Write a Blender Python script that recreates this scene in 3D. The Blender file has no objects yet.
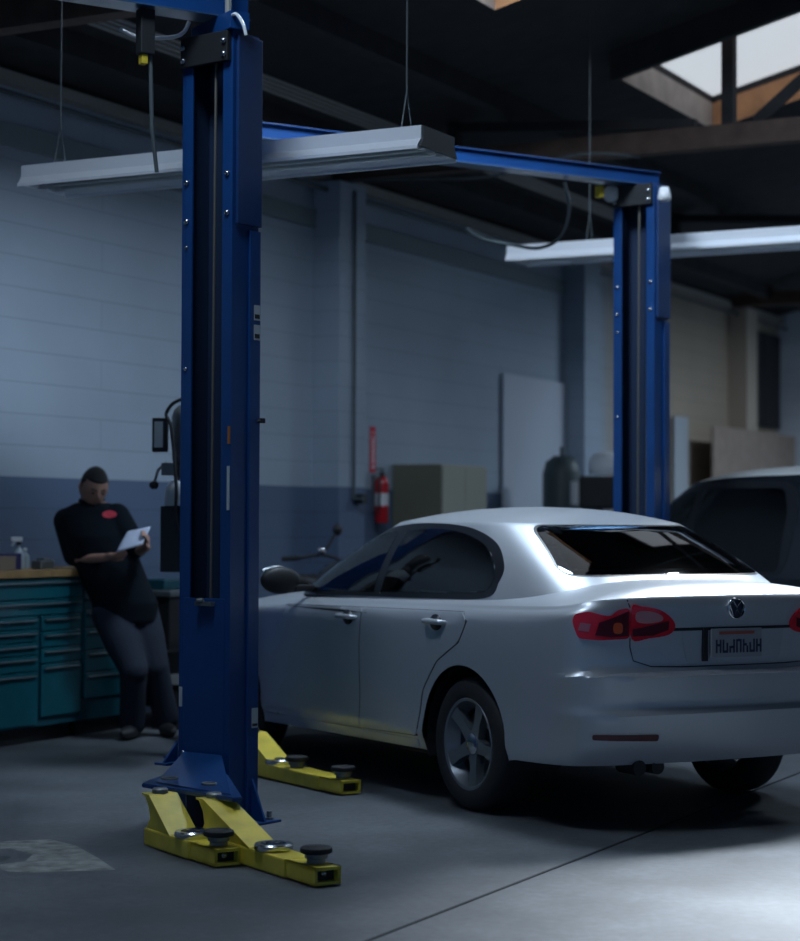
import bpy, bmesh, math, random
from mathutils import Vector, Matrix, noise
from mathutils.bvhtree import BVHTree
random.seed(7)
SC = bpy.context.scene
COL = SC.collection
PI = math.pi

# ------------------------------------------------------------------ materials
def mat(name, col, rough=.5, metal=0, coat=0, bump=0, bscale=40, var=0, vscale=6, spec=.5, emit=None, estr=0):
    m = bpy.data.materials.new(name); m.use_nodes = True
    nt = m.node_tree; b = nt.nodes['Principled BSDF']
    b.inputs['Base Color'].default_value = (*col, 1)
    b.inputs['Roughness'].default_value = rough
    b.inputs['Metallic'].default_value = metal
    b.inputs['Coat Weight'].default_value = coat
    b.inputs['Coat Roughness'].default_value = .08
    b.inputs['Specular IOR Level'].default_value = spec
    tc = nt.nodes.new('ShaderNodeTexCoord')
    if var:
        n = nt.nodes.new('ShaderNodeTexNoise'); n.inputs['Scale'].default_value = vscale; n.inputs['Detail'].default_value = 5
        nt.links.new(tc.outputs['Object'], n.inputs['Vector'])
        r = nt.nodes.new('ShaderNodeMapRange'); r.inputs[1].default_value = .3; r.inputs[2].default_value = .7
        r.inputs[3].default_value = 1-var; r.inputs[4].default_value = 1+var
        nt.links.new(n.outputs[0], r.inputs[0])
        mx = nt.nodes.new('ShaderNodeVectorMath'); mx.operation = 'SCALE'
        mx.inputs[0].default_value = col
        nt.links.new(r.outputs[0], mx.inputs['Scale']); nt.links.new(mx.outputs[0], b.inputs['Base Color'])
    if bump:
        n = nt.nodes.new('ShaderNodeTexNoise'); n.inputs['Scale'].default_value = bscale; n.inputs['Detail'].default_value = 4
        nt.links.new(tc.outputs['Object'], n.inputs['Vector'])
        bp = nt.nodes.new('ShaderNodeBump'); bp.inputs['Strength'].default_value = bump; bp.inputs['Distance'].default_value = .01
        nt.links.new(n.outputs[0], bp.inputs['Height']); nt.links.new(bp.outputs[0], b.inputs['Normal'])
    if emit:
        b.inputs['Emission Color'].default_value = (*emit, 1); b.inputs['Emission Strength'].default_value = estr
    return m

def tint_glass(name, tint, gl=.12):
    m = bpy.data.materials.new(name); m.use_nodes = True; nt = m.node_tree; nt.nodes.clear()
    o = nt.nodes.new('ShaderNodeOutputMaterial'); t = nt.nodes.new('ShaderNodeBsdfTransparent'); g = nt.nodes.new('ShaderNodeBsdfGlossy')
    t.inputs[0].default_value = (*tint, 1); g.inputs['Roughness'].default_value = .03; g.inputs[0].default_value = (.9, .95, 1, 1)
    f = nt.nodes.new('ShaderNodeFresnel'); f.inputs[0].default_value = 1.5
    mx = nt.nodes.new('ShaderNodeMixShader'); nt.links.new(f.outputs[0], mx.inputs[0])
    nt.links.new(t.outputs[0], mx.inputs[1]); nt.links.new(g.outputs[0], mx.inputs[2]); nt.links.new(mx.outputs[0], o.inputs[0])
    return m

M = {}
M['blue'] = mat('lift_blue_paint', (.005, .050, .19), .38, coat=.3, var=.12, vscale=3, bump=.03, bscale=90)
M['blueshade'] = mat('shaded_inner_blue', (.004, .02, .06), .7)  # darker copy of the lift blue, shade put into the colour
M['yellow'] = mat('yellow_arm_paint', (.78, .62, .065), .45, var=.14, vscale=9, coat=.2)
M['black'] = mat('black_plastic', (.012, .014, .017), .55)
M['rubber'] = mat('rubber', (.016, .018, .021), .7, bump=.1)
M['steel'] = mat('bright_steel', (.55, .57, .6), .25, 1)
M['greysteel'] = mat('dull_steel', (.22, .24, .25), .45, .7)
M['cable'] = mat('lift_cable', (.16, .155, .14), .5, .5)
M['white'] = mat('white_enamel', (.72, .74, .76), .45)
M['lampwhite'] = mat('lamp_reflector_white', (.84, .87, .92), .5)
M['lampgrey'] = mat('lamp_reflector_inside', (.30, .34, .34), .6)
M['tube'] = mat('fluorescent_tube', (.6, .65, .65), .3)
M['silver'] = mat('silver_car_paint', (.56, .59, .63), .38, .5, coat=.35)
M['carwhite'] = mat('white_car_paint', (.75, .77, .78), .3, 0, coat=.4)
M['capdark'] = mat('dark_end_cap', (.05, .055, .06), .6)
M['carblack'] = mat('dark_car_paint', (.010, .013, .018), .25, 0, coat=.4)
M['trimblack'] = mat('black_trim', (.012, .014, .018), .35)
M['glass'] = tint_glass('tinted_glass', (.23, .30, .33))
M['glassrear'] = tint_glass('rear_tinted_glass', (.32, .38, .42))
M['interior'] = mat('dark_cabin_fabric', (.07, .08, .09), .8)
M['redlens'] = mat('red_lens', (.80, .008, .03), .18, coat=.6)
M['darkred'] = mat('dark_red_lens', (.10, .004, .012), .18, coat=.6)
M['orange'] = mat('amber_lens', (.7, .10, .03), .2, coat=.5)
M['clearlens'] = mat('clear_lens', (.6, .55, .58), .12, .3, coat=.6)
M['alloy'] = mat('alloy_wheel', (.20, .22, .25), .35, .6)
M['plate'] = mat('plate_white', (.34, .36, .38), .5)
M['plateink'] = mat('plate_ink', (.03, .04, .09), .6)
M['platered'] = mat('plate_red_ink', (.45, .12, .08), .6)
M['teal'] = mat('teal_cabinet_paint', (.003, .11, .145), .42, var=.1, coat=.2)
M['tealdark'] = mat('teal_cabinet_body', (.003, .08, .11), .5)
M['wood'] = mat('bench_wood', (.33, .21, .09), .6, var=.2, vscale=14)
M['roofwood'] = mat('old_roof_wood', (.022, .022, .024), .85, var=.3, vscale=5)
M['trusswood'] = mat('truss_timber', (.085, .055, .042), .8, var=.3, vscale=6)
M['joistlit'] = mat('lit_joist_timber', (.55, .27, .13), .8, var=.2, vscale=5)  # joist timber with the skylight's glow put into its colour
M['joistlitpale'] = mat('pale_lit_joist', (.50, .44, .40), .8, var=.2, vscale=5)  # paler version of the same lit joist face
M['pipe'] = mat('painted_conduit', (.34, .33, .30), .5, .2)
M['pipedark'] = mat('dark_pipe', (.08, .10, .11), .5)
M['skin'] = mat('skin', (.36, .20, .15), .55)
M['shirt'] = mat('dark_shirt', (.004, .008, .013), .9, bump=.15, bscale=30, spec=.15)
M['trouser'] = mat('charcoal_trousers', (.026, .034, .052), .9, bump=.2, bscale=22, spec=.2)
M['hair'] = mat('short_black_hair', (.010, .011, .012), .85, bump=.3, bscale=200)
M['shoe'] = mat('black_shoe_leather', (.02, .022, .026), .5)
M['paper'] = mat('paper', (.48, .54, .68), .7)
M['logored'] = mat('red_patch', (.5, .02, .05), .7)
M['red'] = mat('extinguisher_red', (.50, .012, .02), .3, coat=.4)
M['signred'] = mat('sign_red', (.62, .02, .05), .6)
M['signwhite'] = mat('sign_white', (.7, .7, .72), .6)
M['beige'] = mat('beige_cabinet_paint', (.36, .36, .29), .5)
M['beigeshade'] = mat('shaded_cabinet_side', (.155, .155, .115), .5)  # beige darkened in colour for the shade on the cabinet sides
M['cardboard'] = mat('cardboard', (.20, .16, .12), .8)
M['navy'] = mat('navy_box', (.02, .022, .09), .6)
M['clear'] = mat('pale_plastic_bottle', (.35, .42, .46), .25, coat=.4)
M['pane'] = mat('skylight_daylight', (.8, .8, .8), .5, emit=(.86, .93, 1), estr=.60)
M['label'] = mat('pale_label', (.42, .47, .50), .6)
M['yel2'] = mat('yellow_plastic', (.55, .42, .03), .5)
M['chrome'] = mat('chrome', (.8, .82, .85), .08, 1)
M['plywood'] = mat('plywood_sheet', (.30, .23, .185), .75, var=.12)
M['greypanel'] = mat('pale_grey_board', (.42, .46, .50), .7)
M['greygreen'] = mat('grey_green_tank', (.06, .085, .09), .5)
M['coverblue'] = mat('cover_blue', (.004, .035, .13), .5, var=.1)
M['joint'] = mat('joint_filler', (.025, .03, .035), .9)

def clear_pane():
    m = bpy.data.materials.new('unseen_clear_pane'); m.use_nodes = True; nt = m.node_tree; nt.nodes.clear()
    o = nt.nodes.new('ShaderNodeOutputMaterial'); t = nt.nodes.new('ShaderNodeBsdfTransparent'); t.inputs[0].default_value = (.9, .93, .95, 1)
    nt.links.new(t.outputs[0], o.inputs[0]); return m
M['clearpane'] = clear_pane()
# painted block wall: running courses as bump + faint dark mortar, dado band by height (real paint)
def block_mat(name, upper, lower, dado=1.655, warm=None):
    m = bpy.data.materials.new(name); m.use_nodes = True; nt = m.node_tree; N = nt.nodes; L = nt.links
    b = N['Principled BSDF']; b.inputs['Roughness'].default_value = .75
    tc = N.new('ShaderNodeTexCoord'); sp = N.new('ShaderNodeSeparateXYZ'); L.new(tc.outputs['Object'], sp.inputs[0])
    cb = N.new('ShaderNodeCombineXYZ'); L.new(sp.outputs[0], cb.inputs[0]); L.new(sp.outputs[2], cb.inputs[1])
    br = N.new('ShaderNodeTexBrick'); L.new(cb.outputs[0], br.inputs['Vector'])
    br.inputs['Scale'].default_value = 1; br.inputs['Brick Width'].default_value = 60; br.inputs['Row Height'].default_value = .207
    br.inputs['Mortar Size'].default_value = .006; br.inputs['Mortar Smooth'].default_value = .3
    br.inputs['Color1'].default_value = (1, 1, 1, 1); br.inputs['Color2'].default_value = (.98, .98, .98, 1); br.inputs['Mortar'].default_value = (.78, .78, .80, 1)
    gt = N.new('ShaderNodeMath'); gt.operation = 'GREATER_THAN'; gt.inputs[1].default_value = dado; L.new(sp.outputs[2], gt.inputs[0])
    mx = N.new('ShaderNodeMixRGB'); L.new(gt.outputs[0], mx.inputs[0]); mx.inputs[1].default_value = (*lower, 1); mx.inputs[2].default_value = (*upper, 1)
    last = mx
    if warm:   # beyond this distance the wall was painted another colour
        g2 = N.new('ShaderNodeMapRange'); g2.inputs[1].default_value = warm[0]; g2.inputs[2].default_value = warm[0]+.5; L.new(sp.outputs[0], g2.inputs[0])
        m2 = N.new('ShaderNodeMixRGB'); L.new(g2.outputs[0], m2.inputs[0]); L.new(mx.outputs[0], m2.inputs[1]); m2.inputs[2].default_value = (*warm[1], 1); last = m2
    mu = N.new('ShaderNodeMixRGB'); mu.blend_type = 'MULTIPLY'; mu.inputs[0].default_value = .8
    L.new(last.outputs[0], mu.inputs[1]); L.new(br.outputs[0], mu.inputs[2])
    ns = N.new('ShaderNodeTexNoise'); ns.inputs['Scale'].default_value = .7; ns.inputs['Detail'].default_value = 5; L.new(tc.outputs['Object'], ns.inputs['Vector'])
    mr = N.new('ShaderNodeMapRange'); mr.inputs[1].default_value = .3; mr.inputs[2].default_value = .7; mr.inputs[3].default_value = .88; mr.inputs[4].default_value = 1.08; L.new(ns.outputs[0], mr.inputs[0])
    vm = N.new('ShaderNodeVectorMath'); vm.operation = 'SCALE'; L.new(mu.outputs[0], vm.inputs[0]); L.new(mr.outputs[0], vm.inputs['Scale'])
    L.new(vm.outputs[0], b.inputs['Base Color'])
    bp = N.new('ShaderNodeBump'); bp.inputs['Strength'].default_value = .4; bp.inputs['Distance'].default_value = .01; L.new(br.outputs[0], bp.inputs['Height']); L.new(bp.outputs[0], b.inputs['Normal'])
    return m
M['block'] = block_mat('painted_block_wall', (.37, .445, .53), (.105, .155, .25), warm=(9.2, (.40, .33, .25)))
M['pilaster'] = block_mat('painted_block_pilaster', (.34, .41, .49), (.10, .145, .235))
M['endwall'] = block_mat('painted_end_wall', (.70, .74, .80), (.60, .66, .74))
M['warmpilaster'] = mat('warm_pilaster_paint', (.44, .37, .29), .75)

def floor_mat():
    m = bpy.data.materials.new('worn_concrete_floor'); m.use_nodes = True; nt = m.node_tree; N = nt.nodes; L = nt.links
    b = N['Principled BSDF']; tc = N.new('ShaderNodeTexCoord')
    n1 = N.new('ShaderNodeTexNoise'); n1.inputs['Scale'].default_value = .8; n1.inputs['Detail'].default_value = 7; n1.inputs['Roughness'].default_value = .6; L.new(tc.outputs['Object'], n1.inputs['Vector'])
    n2 = N.new('ShaderNodeTexNoise'); n2.inputs['Scale'].default_value = 26; n2.inputs['Detail'].default_value = 6; L.new(tc.outputs['Object'], n2.inputs['Vector'])
    n3 = N.new('ShaderNodeTexNoise'); n3.inputs['Scale'].default_value = 3.2; n3.inputs['Detail'].default_value = 8; n3.inputs['Roughness'].default_value = .7; L.new(tc.outputs['Object'], n3.inputs['Vector'])
    cr = N.new('ShaderNodeValToRGB'); cr.color_ramp.elements[0].position = .3; cr.color_ramp.elements[0].color = (.058, .070, .086, 1)
    cr.color_ramp.elements[1].position = .72; cr.color_ramp.elements[1].color = (.155, .17, .19, 1); L.new(n1.outputs[0], cr.inputs[0])
    r2 = N.new('ShaderNodeMapRange'); r2.inputs[1].default_value = .3; r2.inputs[2].default_value = .7; r2.inputs[3].default_value = .86; r2.inputs[4].default_value = 1.1; L.new(n2.outputs[0], r2.inputs[0])
    r3 = N.new('ShaderNodeMapRange'); r3.inputs[1].default_value = .35; r3.inputs[2].default_value = .65; r3.inputs[3].default_value = .78; r3.inputs[4].default_value = 1.1; L.new(n3.outputs[0], r3.inputs[0])
    mm = N.new('ShaderNodeMath'); mm.operation = 'MULTIPLY'; L.new(r2.outputs[0], mm.inputs[0]); L.new(r3.outputs[0], mm.inputs[1])
    vm = N.new('ShaderNodeVectorMath'); vm.operation = 'SCALE'; L.new(cr.outputs[0], vm.inputs[0]); L.new(mm.outputs[0], vm.inputs['Scale'])
    L.new(vm.outputs[0], b.inputs['Base Color'])
    rr = N.new('ShaderNodeMapRange'); rr.inputs[3].default_value = .42; rr.inputs[4].default_value = .7; L.new(n3.outputs[0], rr.inputs[0]); L.new(rr.outputs[0], b.inputs['Roughness'])
    bp = N.new('ShaderNodeBump'); bp.inputs['Strength'].default_value = .12; bp.inputs['Distance'].default_value = .01; L.new(n2.outputs[0], bp.inputs['Height']); L.new(bp.outputs[0], b.inputs['Normal'])
    return m
M['floor'] = floor_mat()
M['stain'] = mat('dried_dust_stain', (.27, .28, .27), .8, var=.35, vscale=14)
M['stain2'] = mat('dark_oil_stain', (.04, .045, .05), .5, var=.3, vscale=9)

# ------------------------------------------------------------------ mesh helpers
def link(name, bm, m, parent=None, smooth=False, angle=None):
    me = bpy.data.meshes.new(name); bm.normal_update(); bm.to_mesh(me); bm.free()
    o = bpy.data.objects.new(name, me); COL.objects.link(o)
    for x in (m if isinstance(m, (list, tuple)) else [m]): me.materials.append(x)
    if smooth:
        for p in me.polygons: p.use_smooth = True
        if angle:
            b2 = bmesh.new(); b2.from_mesh(me)
            for e in b2.edges:
                if len(e.link_faces) == 2 and e.calc_face_angle(0) > math.radians(angle): e.smooth = False
            b2.to_mesh(me); b2.free()
    if parent: o.parent = parent
    return o
def tag(o, label, cat, group=None):
    o['label'] = label; o['category'] = cat
    if group: o['group'] = group
    return o
def empty(name, loc, rz=0, label=None, cat=None, group=None):
    o = bpy.data.objects.new(name, None); COL.objects.link(o); o.location = loc; o.rotation_euler = (0, 0, rz); o.empty_display_size = .2
    if label: tag(o, label, cat, group)
    return o
def struct(name, bm, m, parent=None, **k):
    o = link(name, bm, m, parent, **k)
    if not parent: o['kind'] = 'structure'
    return o
def BM(): return bmesh.new()
def box(bm, x0, x1, y0, y1, z0, z1, bev=0, mi=0, mtx=None):
    vs = [bm.verts.new((x, y, z)) for x in (x0, x1) for y in (y0, y1) for z in (z0, z1)]
    idx = [(0, 1, 3, 2), (4, 6, 7, 5), (0, 4, 5, 1), (2, 3, 7, 6), (0, 2, 6, 4), (1, 5, 7, 3)]
    fs = [bm.faces.new([vs[i] for i in f]) for f in idx]
    for f in fs: f.material_index = mi
    if mtx: bmesh.ops.transform(bm, matrix=mtx, verts=vs)
    if bev:
        es = list({e for f in fs for e in f.edges})
        r = bmesh.ops.bevel(bm, geom=es, offset=bev, segments=2, affect='EDGES', profile=.6)
        for f in r['faces']: f.material_index = mi
    return bm
def prism(bm, poly, axis, a, b, mi=0, bev=0):
    """poly: 2-D points in the plane across `axis`; extruded from a to b"""
    def P(p, t):
        return {0: (t, p[0], p[1]), 1: (p[0], t, p[1]), 2: (p[0], p[1], t)}[axis]
    A = [bm.verts.new(P(p, a)) for p in poly]; B = [bm.verts.new(P(p, b)) for p in poly]
    n = len(poly); fs = [bm.faces.new(A), bm.faces.new(B[::-1])]
    for i in range(n): fs.append(bm.faces.new([A[i], B[i], B[(i+1) % n], A[(i+1) % n]]))
    for f in fs: f.material_index = mi
    bmesh.ops.recalc_face_normals(bm, faces=fs)
    if bev: bmesh.ops.bevel(bm, geom=list({e for f in fs for e in f.edges}), offset=bev, segments=2, affect='EDGES')
    return bm
def lathe(bm, prof, seg=32, mtx=None, mi=0, cap=True):
    """prof: (r, z) list, turned about z"""
    rings = []
    vs = []
    for r, z in prof:
        ring = [bm.verts.new((r*math.cos(2*PI*i/seg), r*math.sin(2*PI*i/seg), z)) for i in range(seg)]
        rings.append(ring); vs += ring
    for a, b in zip(rings, rings[1:]):
        for i in range(seg):
            bm.faces.new([a[i], a[(i+1) % seg], b[(i+1) % seg], b[i]]).material_index = mi
    if cap:
        bm.faces.new(rings[0][::-1]).material_index = mi; bm.faces.new(rings[-1]).material_index = mi
    if mtx: bmesh.ops.transform(bm, matrix=mtx, verts=vs)
    return bm
def tube(bm, pts, r, seg=10, mi=0, caps=True):
    pts = [Vector(p) for p in pts]; rs = r if isinstance(r, (list, tuple)) else [r]*len(pts)
    rings = []; up = None
    for i, p in enumerate(pts):
        d = (pts[min(i+1, len(pts)-1)]-pts[max(i-1, 0)]).normalized()
        if up is None: up = d.orthogonal().normalized()
        up = (up-d*up.dot(d)).normalized(); s = d.cross(up)
        rings.append([bm.verts.new(p+(up*math.cos(2*PI*k/seg)+s*math.sin(2*PI*k/seg))*rs[i]) for k in range(seg)])
    for a, b in zip(rings, rings[1:]):
        for k in range(seg): bm.faces.new([a[k], a[(k+1) % seg], b[(k+1) % seg], b[k]]).material_index = mi
    if caps: bm.faces.new(rings[0][::-1]).material_index = mi; bm.faces.new(rings[-1]).material_index = mi
    return bm
def smooth_path(pts, n=8):
    pts = [Vector(p) for p in pts]; out = []
    for i in range(len(pts)-1):
        p0 = pts[max(i-1, 0)]; p1 = pts[i]; p2 = pts[i+1]; p3 = pts[min(i+2, len(pts)-1)]
        for k in range(n):
            t = k/n; out.append(.5*((2*p1)+(p2-p0)*t+(2*p0-5*p1+4*p2-p3)*t*t+(3*p1-p0-3*p2+p3)*t**3))
    out.append(pts[-1]); return out
def interp(tab, x):
    if x <= tab[0][0]: return tab[0][1]
    for (a, b), (c, d) in zip(tab, tab[1:]):
        if x <= c:
            t = (x-a)/(c-a); return b+(d-b)*t
    return tab[-1][1]
def sinterp(tab, x):
    if x <= tab[0][0]: return tab[0][1]
    for i in range(len(tab)-1):
        a, b = tab[i]; c, d = tab[i+1]
        if x <= c:
            t = (x-a)/(c-a)
            m0 = (tab[i+1][1]-tab[i-1][1])/(tab[i+1][0]-tab[i-1][0])*(c-a) if i > 0 else (d-b)
            m1 = (tab[i+2][1]-tab[i][1])/(tab[i+2][0]-tab[i][0])*(c-a) if i+2 < len(tab) else (d-b)
            return (2*t**3-3*t*t+1)*b+(t**3-2*t*t+t)*m0+(-2*t**3+3*t*t)*d+(t**3-t*t)*m1
    return tab[-1][1]
def bake(o):
    dg = bpy.context.evaluated_depsgraph_get(); dg.update(); ev = o.evaluated_get(dg)
    me = bpy.data.meshes.new_from_object(ev); old = o.data; o.modifiers.clear(); o.data = me
    mats = [m for m in old.materials]
    if not me.materials:
        for m in mats: me.materials.append(m)
    bpy.data.meshes.remove(old); return o

# ------------------------------------------------------------------ place: wall frame (t along the wall, p out from it)
TH = math.radians(27.8)
W0 = Vector((-2.08, 13.6, 0)); WD = Vector((math.sin(TH), math.cos(TH), 0)); WN = Vector((math.cos(TH), -math.sin(TH), 0))
WROT = PI/2-TH      # rotation putting local x along the wall, local y = -p
def W(t, p, z=0): v = W0+WD*t+WN*p; v.z = z; return v
RM = .25; RZ = 4.30
def roofz(p): return RZ+RM*p if p <= 8 else RZ+RM*(16-p)
def framed(o):
    o.location = W0; o.rotation_euler = (0, 0, WROT); return o
# in this frame: x = t, y = -p
bm = BM(); box(bm, -15, 17, -16.3, .3, -.2, 0)
fl = framed(struct('floor', bm, M['floor']))
bm = BM(); box(bm, -15, 16.6, 0, .3, 0, 4.33); framed(struct('wall_left', bm, M['block']))
bm = BM(); box(bm, 15.9, 16.2, -16, 0, 0, 6.2); framed(struct('wall_far', bm, M['endwall']))
bm = BM(); box(bm, -4, 16.6, -16.3, -16, 0, 4.33); framed(struct('wall_right', bm, M['endwall']))
# roof slabs around the skylight openings
SKY = [(-7.0, -4.6), (-2.1, .60), (2.88, 5.02)]
UNSEEN_SKY = [(0, 2.5), (9, 13)]; RP0, RP1 = 4.9, 6.3  # unseen openings put in for the floor patch and the dim far corner
SP0, SP1 = 2.73, 4.15
def slope_box(bm, t0, t1, p0, p1, z0, z1, mi=0):
    vs = []
    for t in (t0, t1):
        for p in (p0, p1):
            for z in (z0, z1): vs.append(bm.verts.new((t, -p, roofz(p)+z)))
    for f in [(0, 1, 3, 2), (4, 6, 7, 5), (0, 4, 5, 1), (2, 3, 7, 6), (0, 2, 6, 4), (1, 5, 7, 3)]:
        fa = bm.faces.new([vs[i] for i in f]); fa.material_index = mi
    return bm
bm = BM()
slope_box(bm, -15, 16.6, -.3, SP0, 0, .08); slope_box(bm, -15, 16.6, SP1, RP0, 0, .08); slope_box(bm, -15, 16.6, RP1, 8, 0, .08)
red = [-15]+[e for s in UNSEEN_SKY for e in s]+[16.6]
for a, b in zip(red[::2], red[1::2]): slope_box(bm, a, b, RP0, RP1, 0, .08)
edges = [-15]+[e for s in SKY for e in s]+[16.6]
for a, b in zip(edges[::2], edges[1::2]): slope_box(bm, a, b, SP0, SP1, 0, .08)
slope_box(bm, -15, 16.6, 8, 16.3, 0, .08)
bmesh.ops.recalc_face_normals(bm, faces=bm.faces)
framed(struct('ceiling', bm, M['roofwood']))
# trims: purlins, skylight joists, trusses
k = 1
for i, (a, b) in enumerate(SKY):
    r = empty('window_%d' % (i+1), W0, WROT); r['kind'] = 'structure'
    bm = BM(); slope_box(bm, a, b, SP0, SP1, .06, .075); link('skylight_pane', bm, M['pane'], r)
    for nm_, (t0, t1, p0, p1), mm in (('side_joist', (a-.06, b+.06, SP0-.07, SP0), 'joistlitpale'), ('side_joist', (a-.06, b+.06, SP1, SP1+.07), 'joistlit'), ('end_joist', (a-.07, a, SP0, SP1), 'joistlit'), ('end_joist', (b, b+.07, SP0, SP1), 'joistlit')):
        bm = BM(); slope_box(bm, t0, t1, p0, p1, -.23, -.001); bmesh.ops.recalc_face_normals(bm, faces=bm.faces)
        tc_, pc_ = (a+b)/2, (SP0+SP1)/2
        for f in bm.faces:      # skylight glow on the well side, put in as a lighter colour
            q = f.calc_center_median(); d_ = Vector((tc_-q.x, -pc_-q.y, 0))
            f.normal_update()
            f.material_index = 1 if (abs(f.normal.z) < .5 and ((nm_ == 'side_joist' and abs(f.normal.y) > .5 and f.normal.y*d_.y > 0 and not (abs(q.y) < SP0-.05 or abs(q.y) > SP1+.05)) or (nm_ == 'end_joist' and abs(f.normal.x) > .5 and f.normal.x*d_.x > 0 and a-.02 < q.x < b+.02))) else 0
        link(nm_, bm, [M['roofwood'], M[mm]], r)
for i, (a, b) in enumerate(UNSEEN_SKY):
    bm = BM(); slope_box(bm, a, b, RP0, RP1, .06, .075); framed(struct('window_%d' % (i+4), bm, M['clearpane']))  # panes of the unseen added openings
n = 1
for p in (.55, 1.7, 4.7, 7.4, 9, 11, 13):
    bm = BM(); slope_box(bm, -14.5, 16.3, p, p+.08, -.16, -.001); framed(struct('trim_%d' % n, bm, M['roofwood'])); n += 1
# ledger along the wall top and a darker grey-green ledge band
bm = BM(); box(bm, -14.9, 16.3, -.10, -.001, 4.19, 4.27); framed(struct('trim_%d' % n, bm, M['pipe'])); n += 1
BANDM = mat('band_grey_green', (.22, .27, .29), .7)
bm = BM(); box(bm, -14.9, 2.89, -.035, -.001, 3.80, 3.95); box(bm, 3.37, 8.15, -.035, -.001, 3.80, 3.95); framed(struct('trim_%d' % n, bm, BANDM)); n += 1
# pilasters
for tt in (-2.35, 2.9, 8.15, 13.7):
    bm = BM(); box(bm, tt, tt+.44, -.256, -.0005, 0, 4.18); framed(struct('trim_%d' % n, bm, M['pilaster'] if tt < 13 else M['warmpilaster'])); n += 1
# trusses: bottom chord, posts, webs
for tt in (-2.15, 3.1, 8.35, 13.6):
    r = empty('trim_%d' % n, W0, WROT); r['kind'] = 'structure'; n += 1
    bm = BM(); box(bm, tt-.07, tt+.07, -15.9, -.02, 4.20, 4.37); link('bottom_chord', bm, M['trusswood'], r)
    for p in (1.2, 3.51, 5.9, 8):
        bm = BM(); box(bm, tt-.05, tt+.05, -p-.045, -p+.045, 4.37, roofz(p)-.01); link('post', bm, M['roofwood'], r)
    for (p0, z0, p1, z1) in ((1.25, roofz(1.25)-.06, 3.25, 4.40), (3.72, 4.38, 5.1, roofz(5.1)-.1), (5.95, 4.4, 7.9, roofz(7.9)-.1)):
        bm = BM(); tube(bm, [(tt, -p0, z0), (tt, -p1, z1)], .055, 4); link('web', bm, M['roofwood'], r)

# ------------------------------------------------------------------ floor joint & stains
bm = BM(); box(bm, -12, 16, -5.096, -5.082, .0005, .003); framed(struct('trim_%d' % n, bm, M['joint'])); n += 1
def blotch(name, cx, cy, rx, ry, rot, m, z, label, seed):
    bm = BM(); vs = []
    for i in range(64):
        a = 2*PI*i/64; rr = 1+.35*noise.noise(Vector((math.cos(a)*1.6+seed, math.sin(a)*1.6, seed)))+.08*noise.noise(Vector((math.cos(a)*7, math.sin(a)*7, seed)))
        x, y = rx*rr*math.cos(a), ry*rr*math.sin(a)
        vs.append(bm.verts.new((cx+x*math.cos(rot)-y*math.sin(rot), cy+x*math.sin(rot)+y*math.cos(rot), z)))
    c = bm.faces.new(vs); bmesh.ops.triangulate(bm, faces=[c])
    return tag(link(name, bm, m), label, 'stain')
bm = BM()
tri = [(-2.2, 8.05), (-1.75, 8.38), (-1.50, 8.46), (-1.36, 8.30), (-1.22, 8.0), (-1.11, 7.73), (-1.25, 7.70), (-1.42, 7.66), (-1.52, 7.68), (-1.62, 7.80), (-1.50, 7.92), (-1.50, 8.08), (-1.62, 8.22), (-1.85, 8.12), (-2.1, 7.9)]
bm.faces.new([bm.verts.new((x, y, .0016)) for x, y in tri]); bmesh.ops.triangulate(bm, faces=bm.faces)
tag(link('floor_stain', bm, M['stain']), 'pale hook-shaped patch of dried dust on the concrete floor at the left edge', 'stain')
blotch('floor_stain', -1.78, 7.95, .2, .12, .4, M['stain2'], .0010, 'small dark wet-looking spot inside the pale dusty patch on the floor', 4.4)

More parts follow.
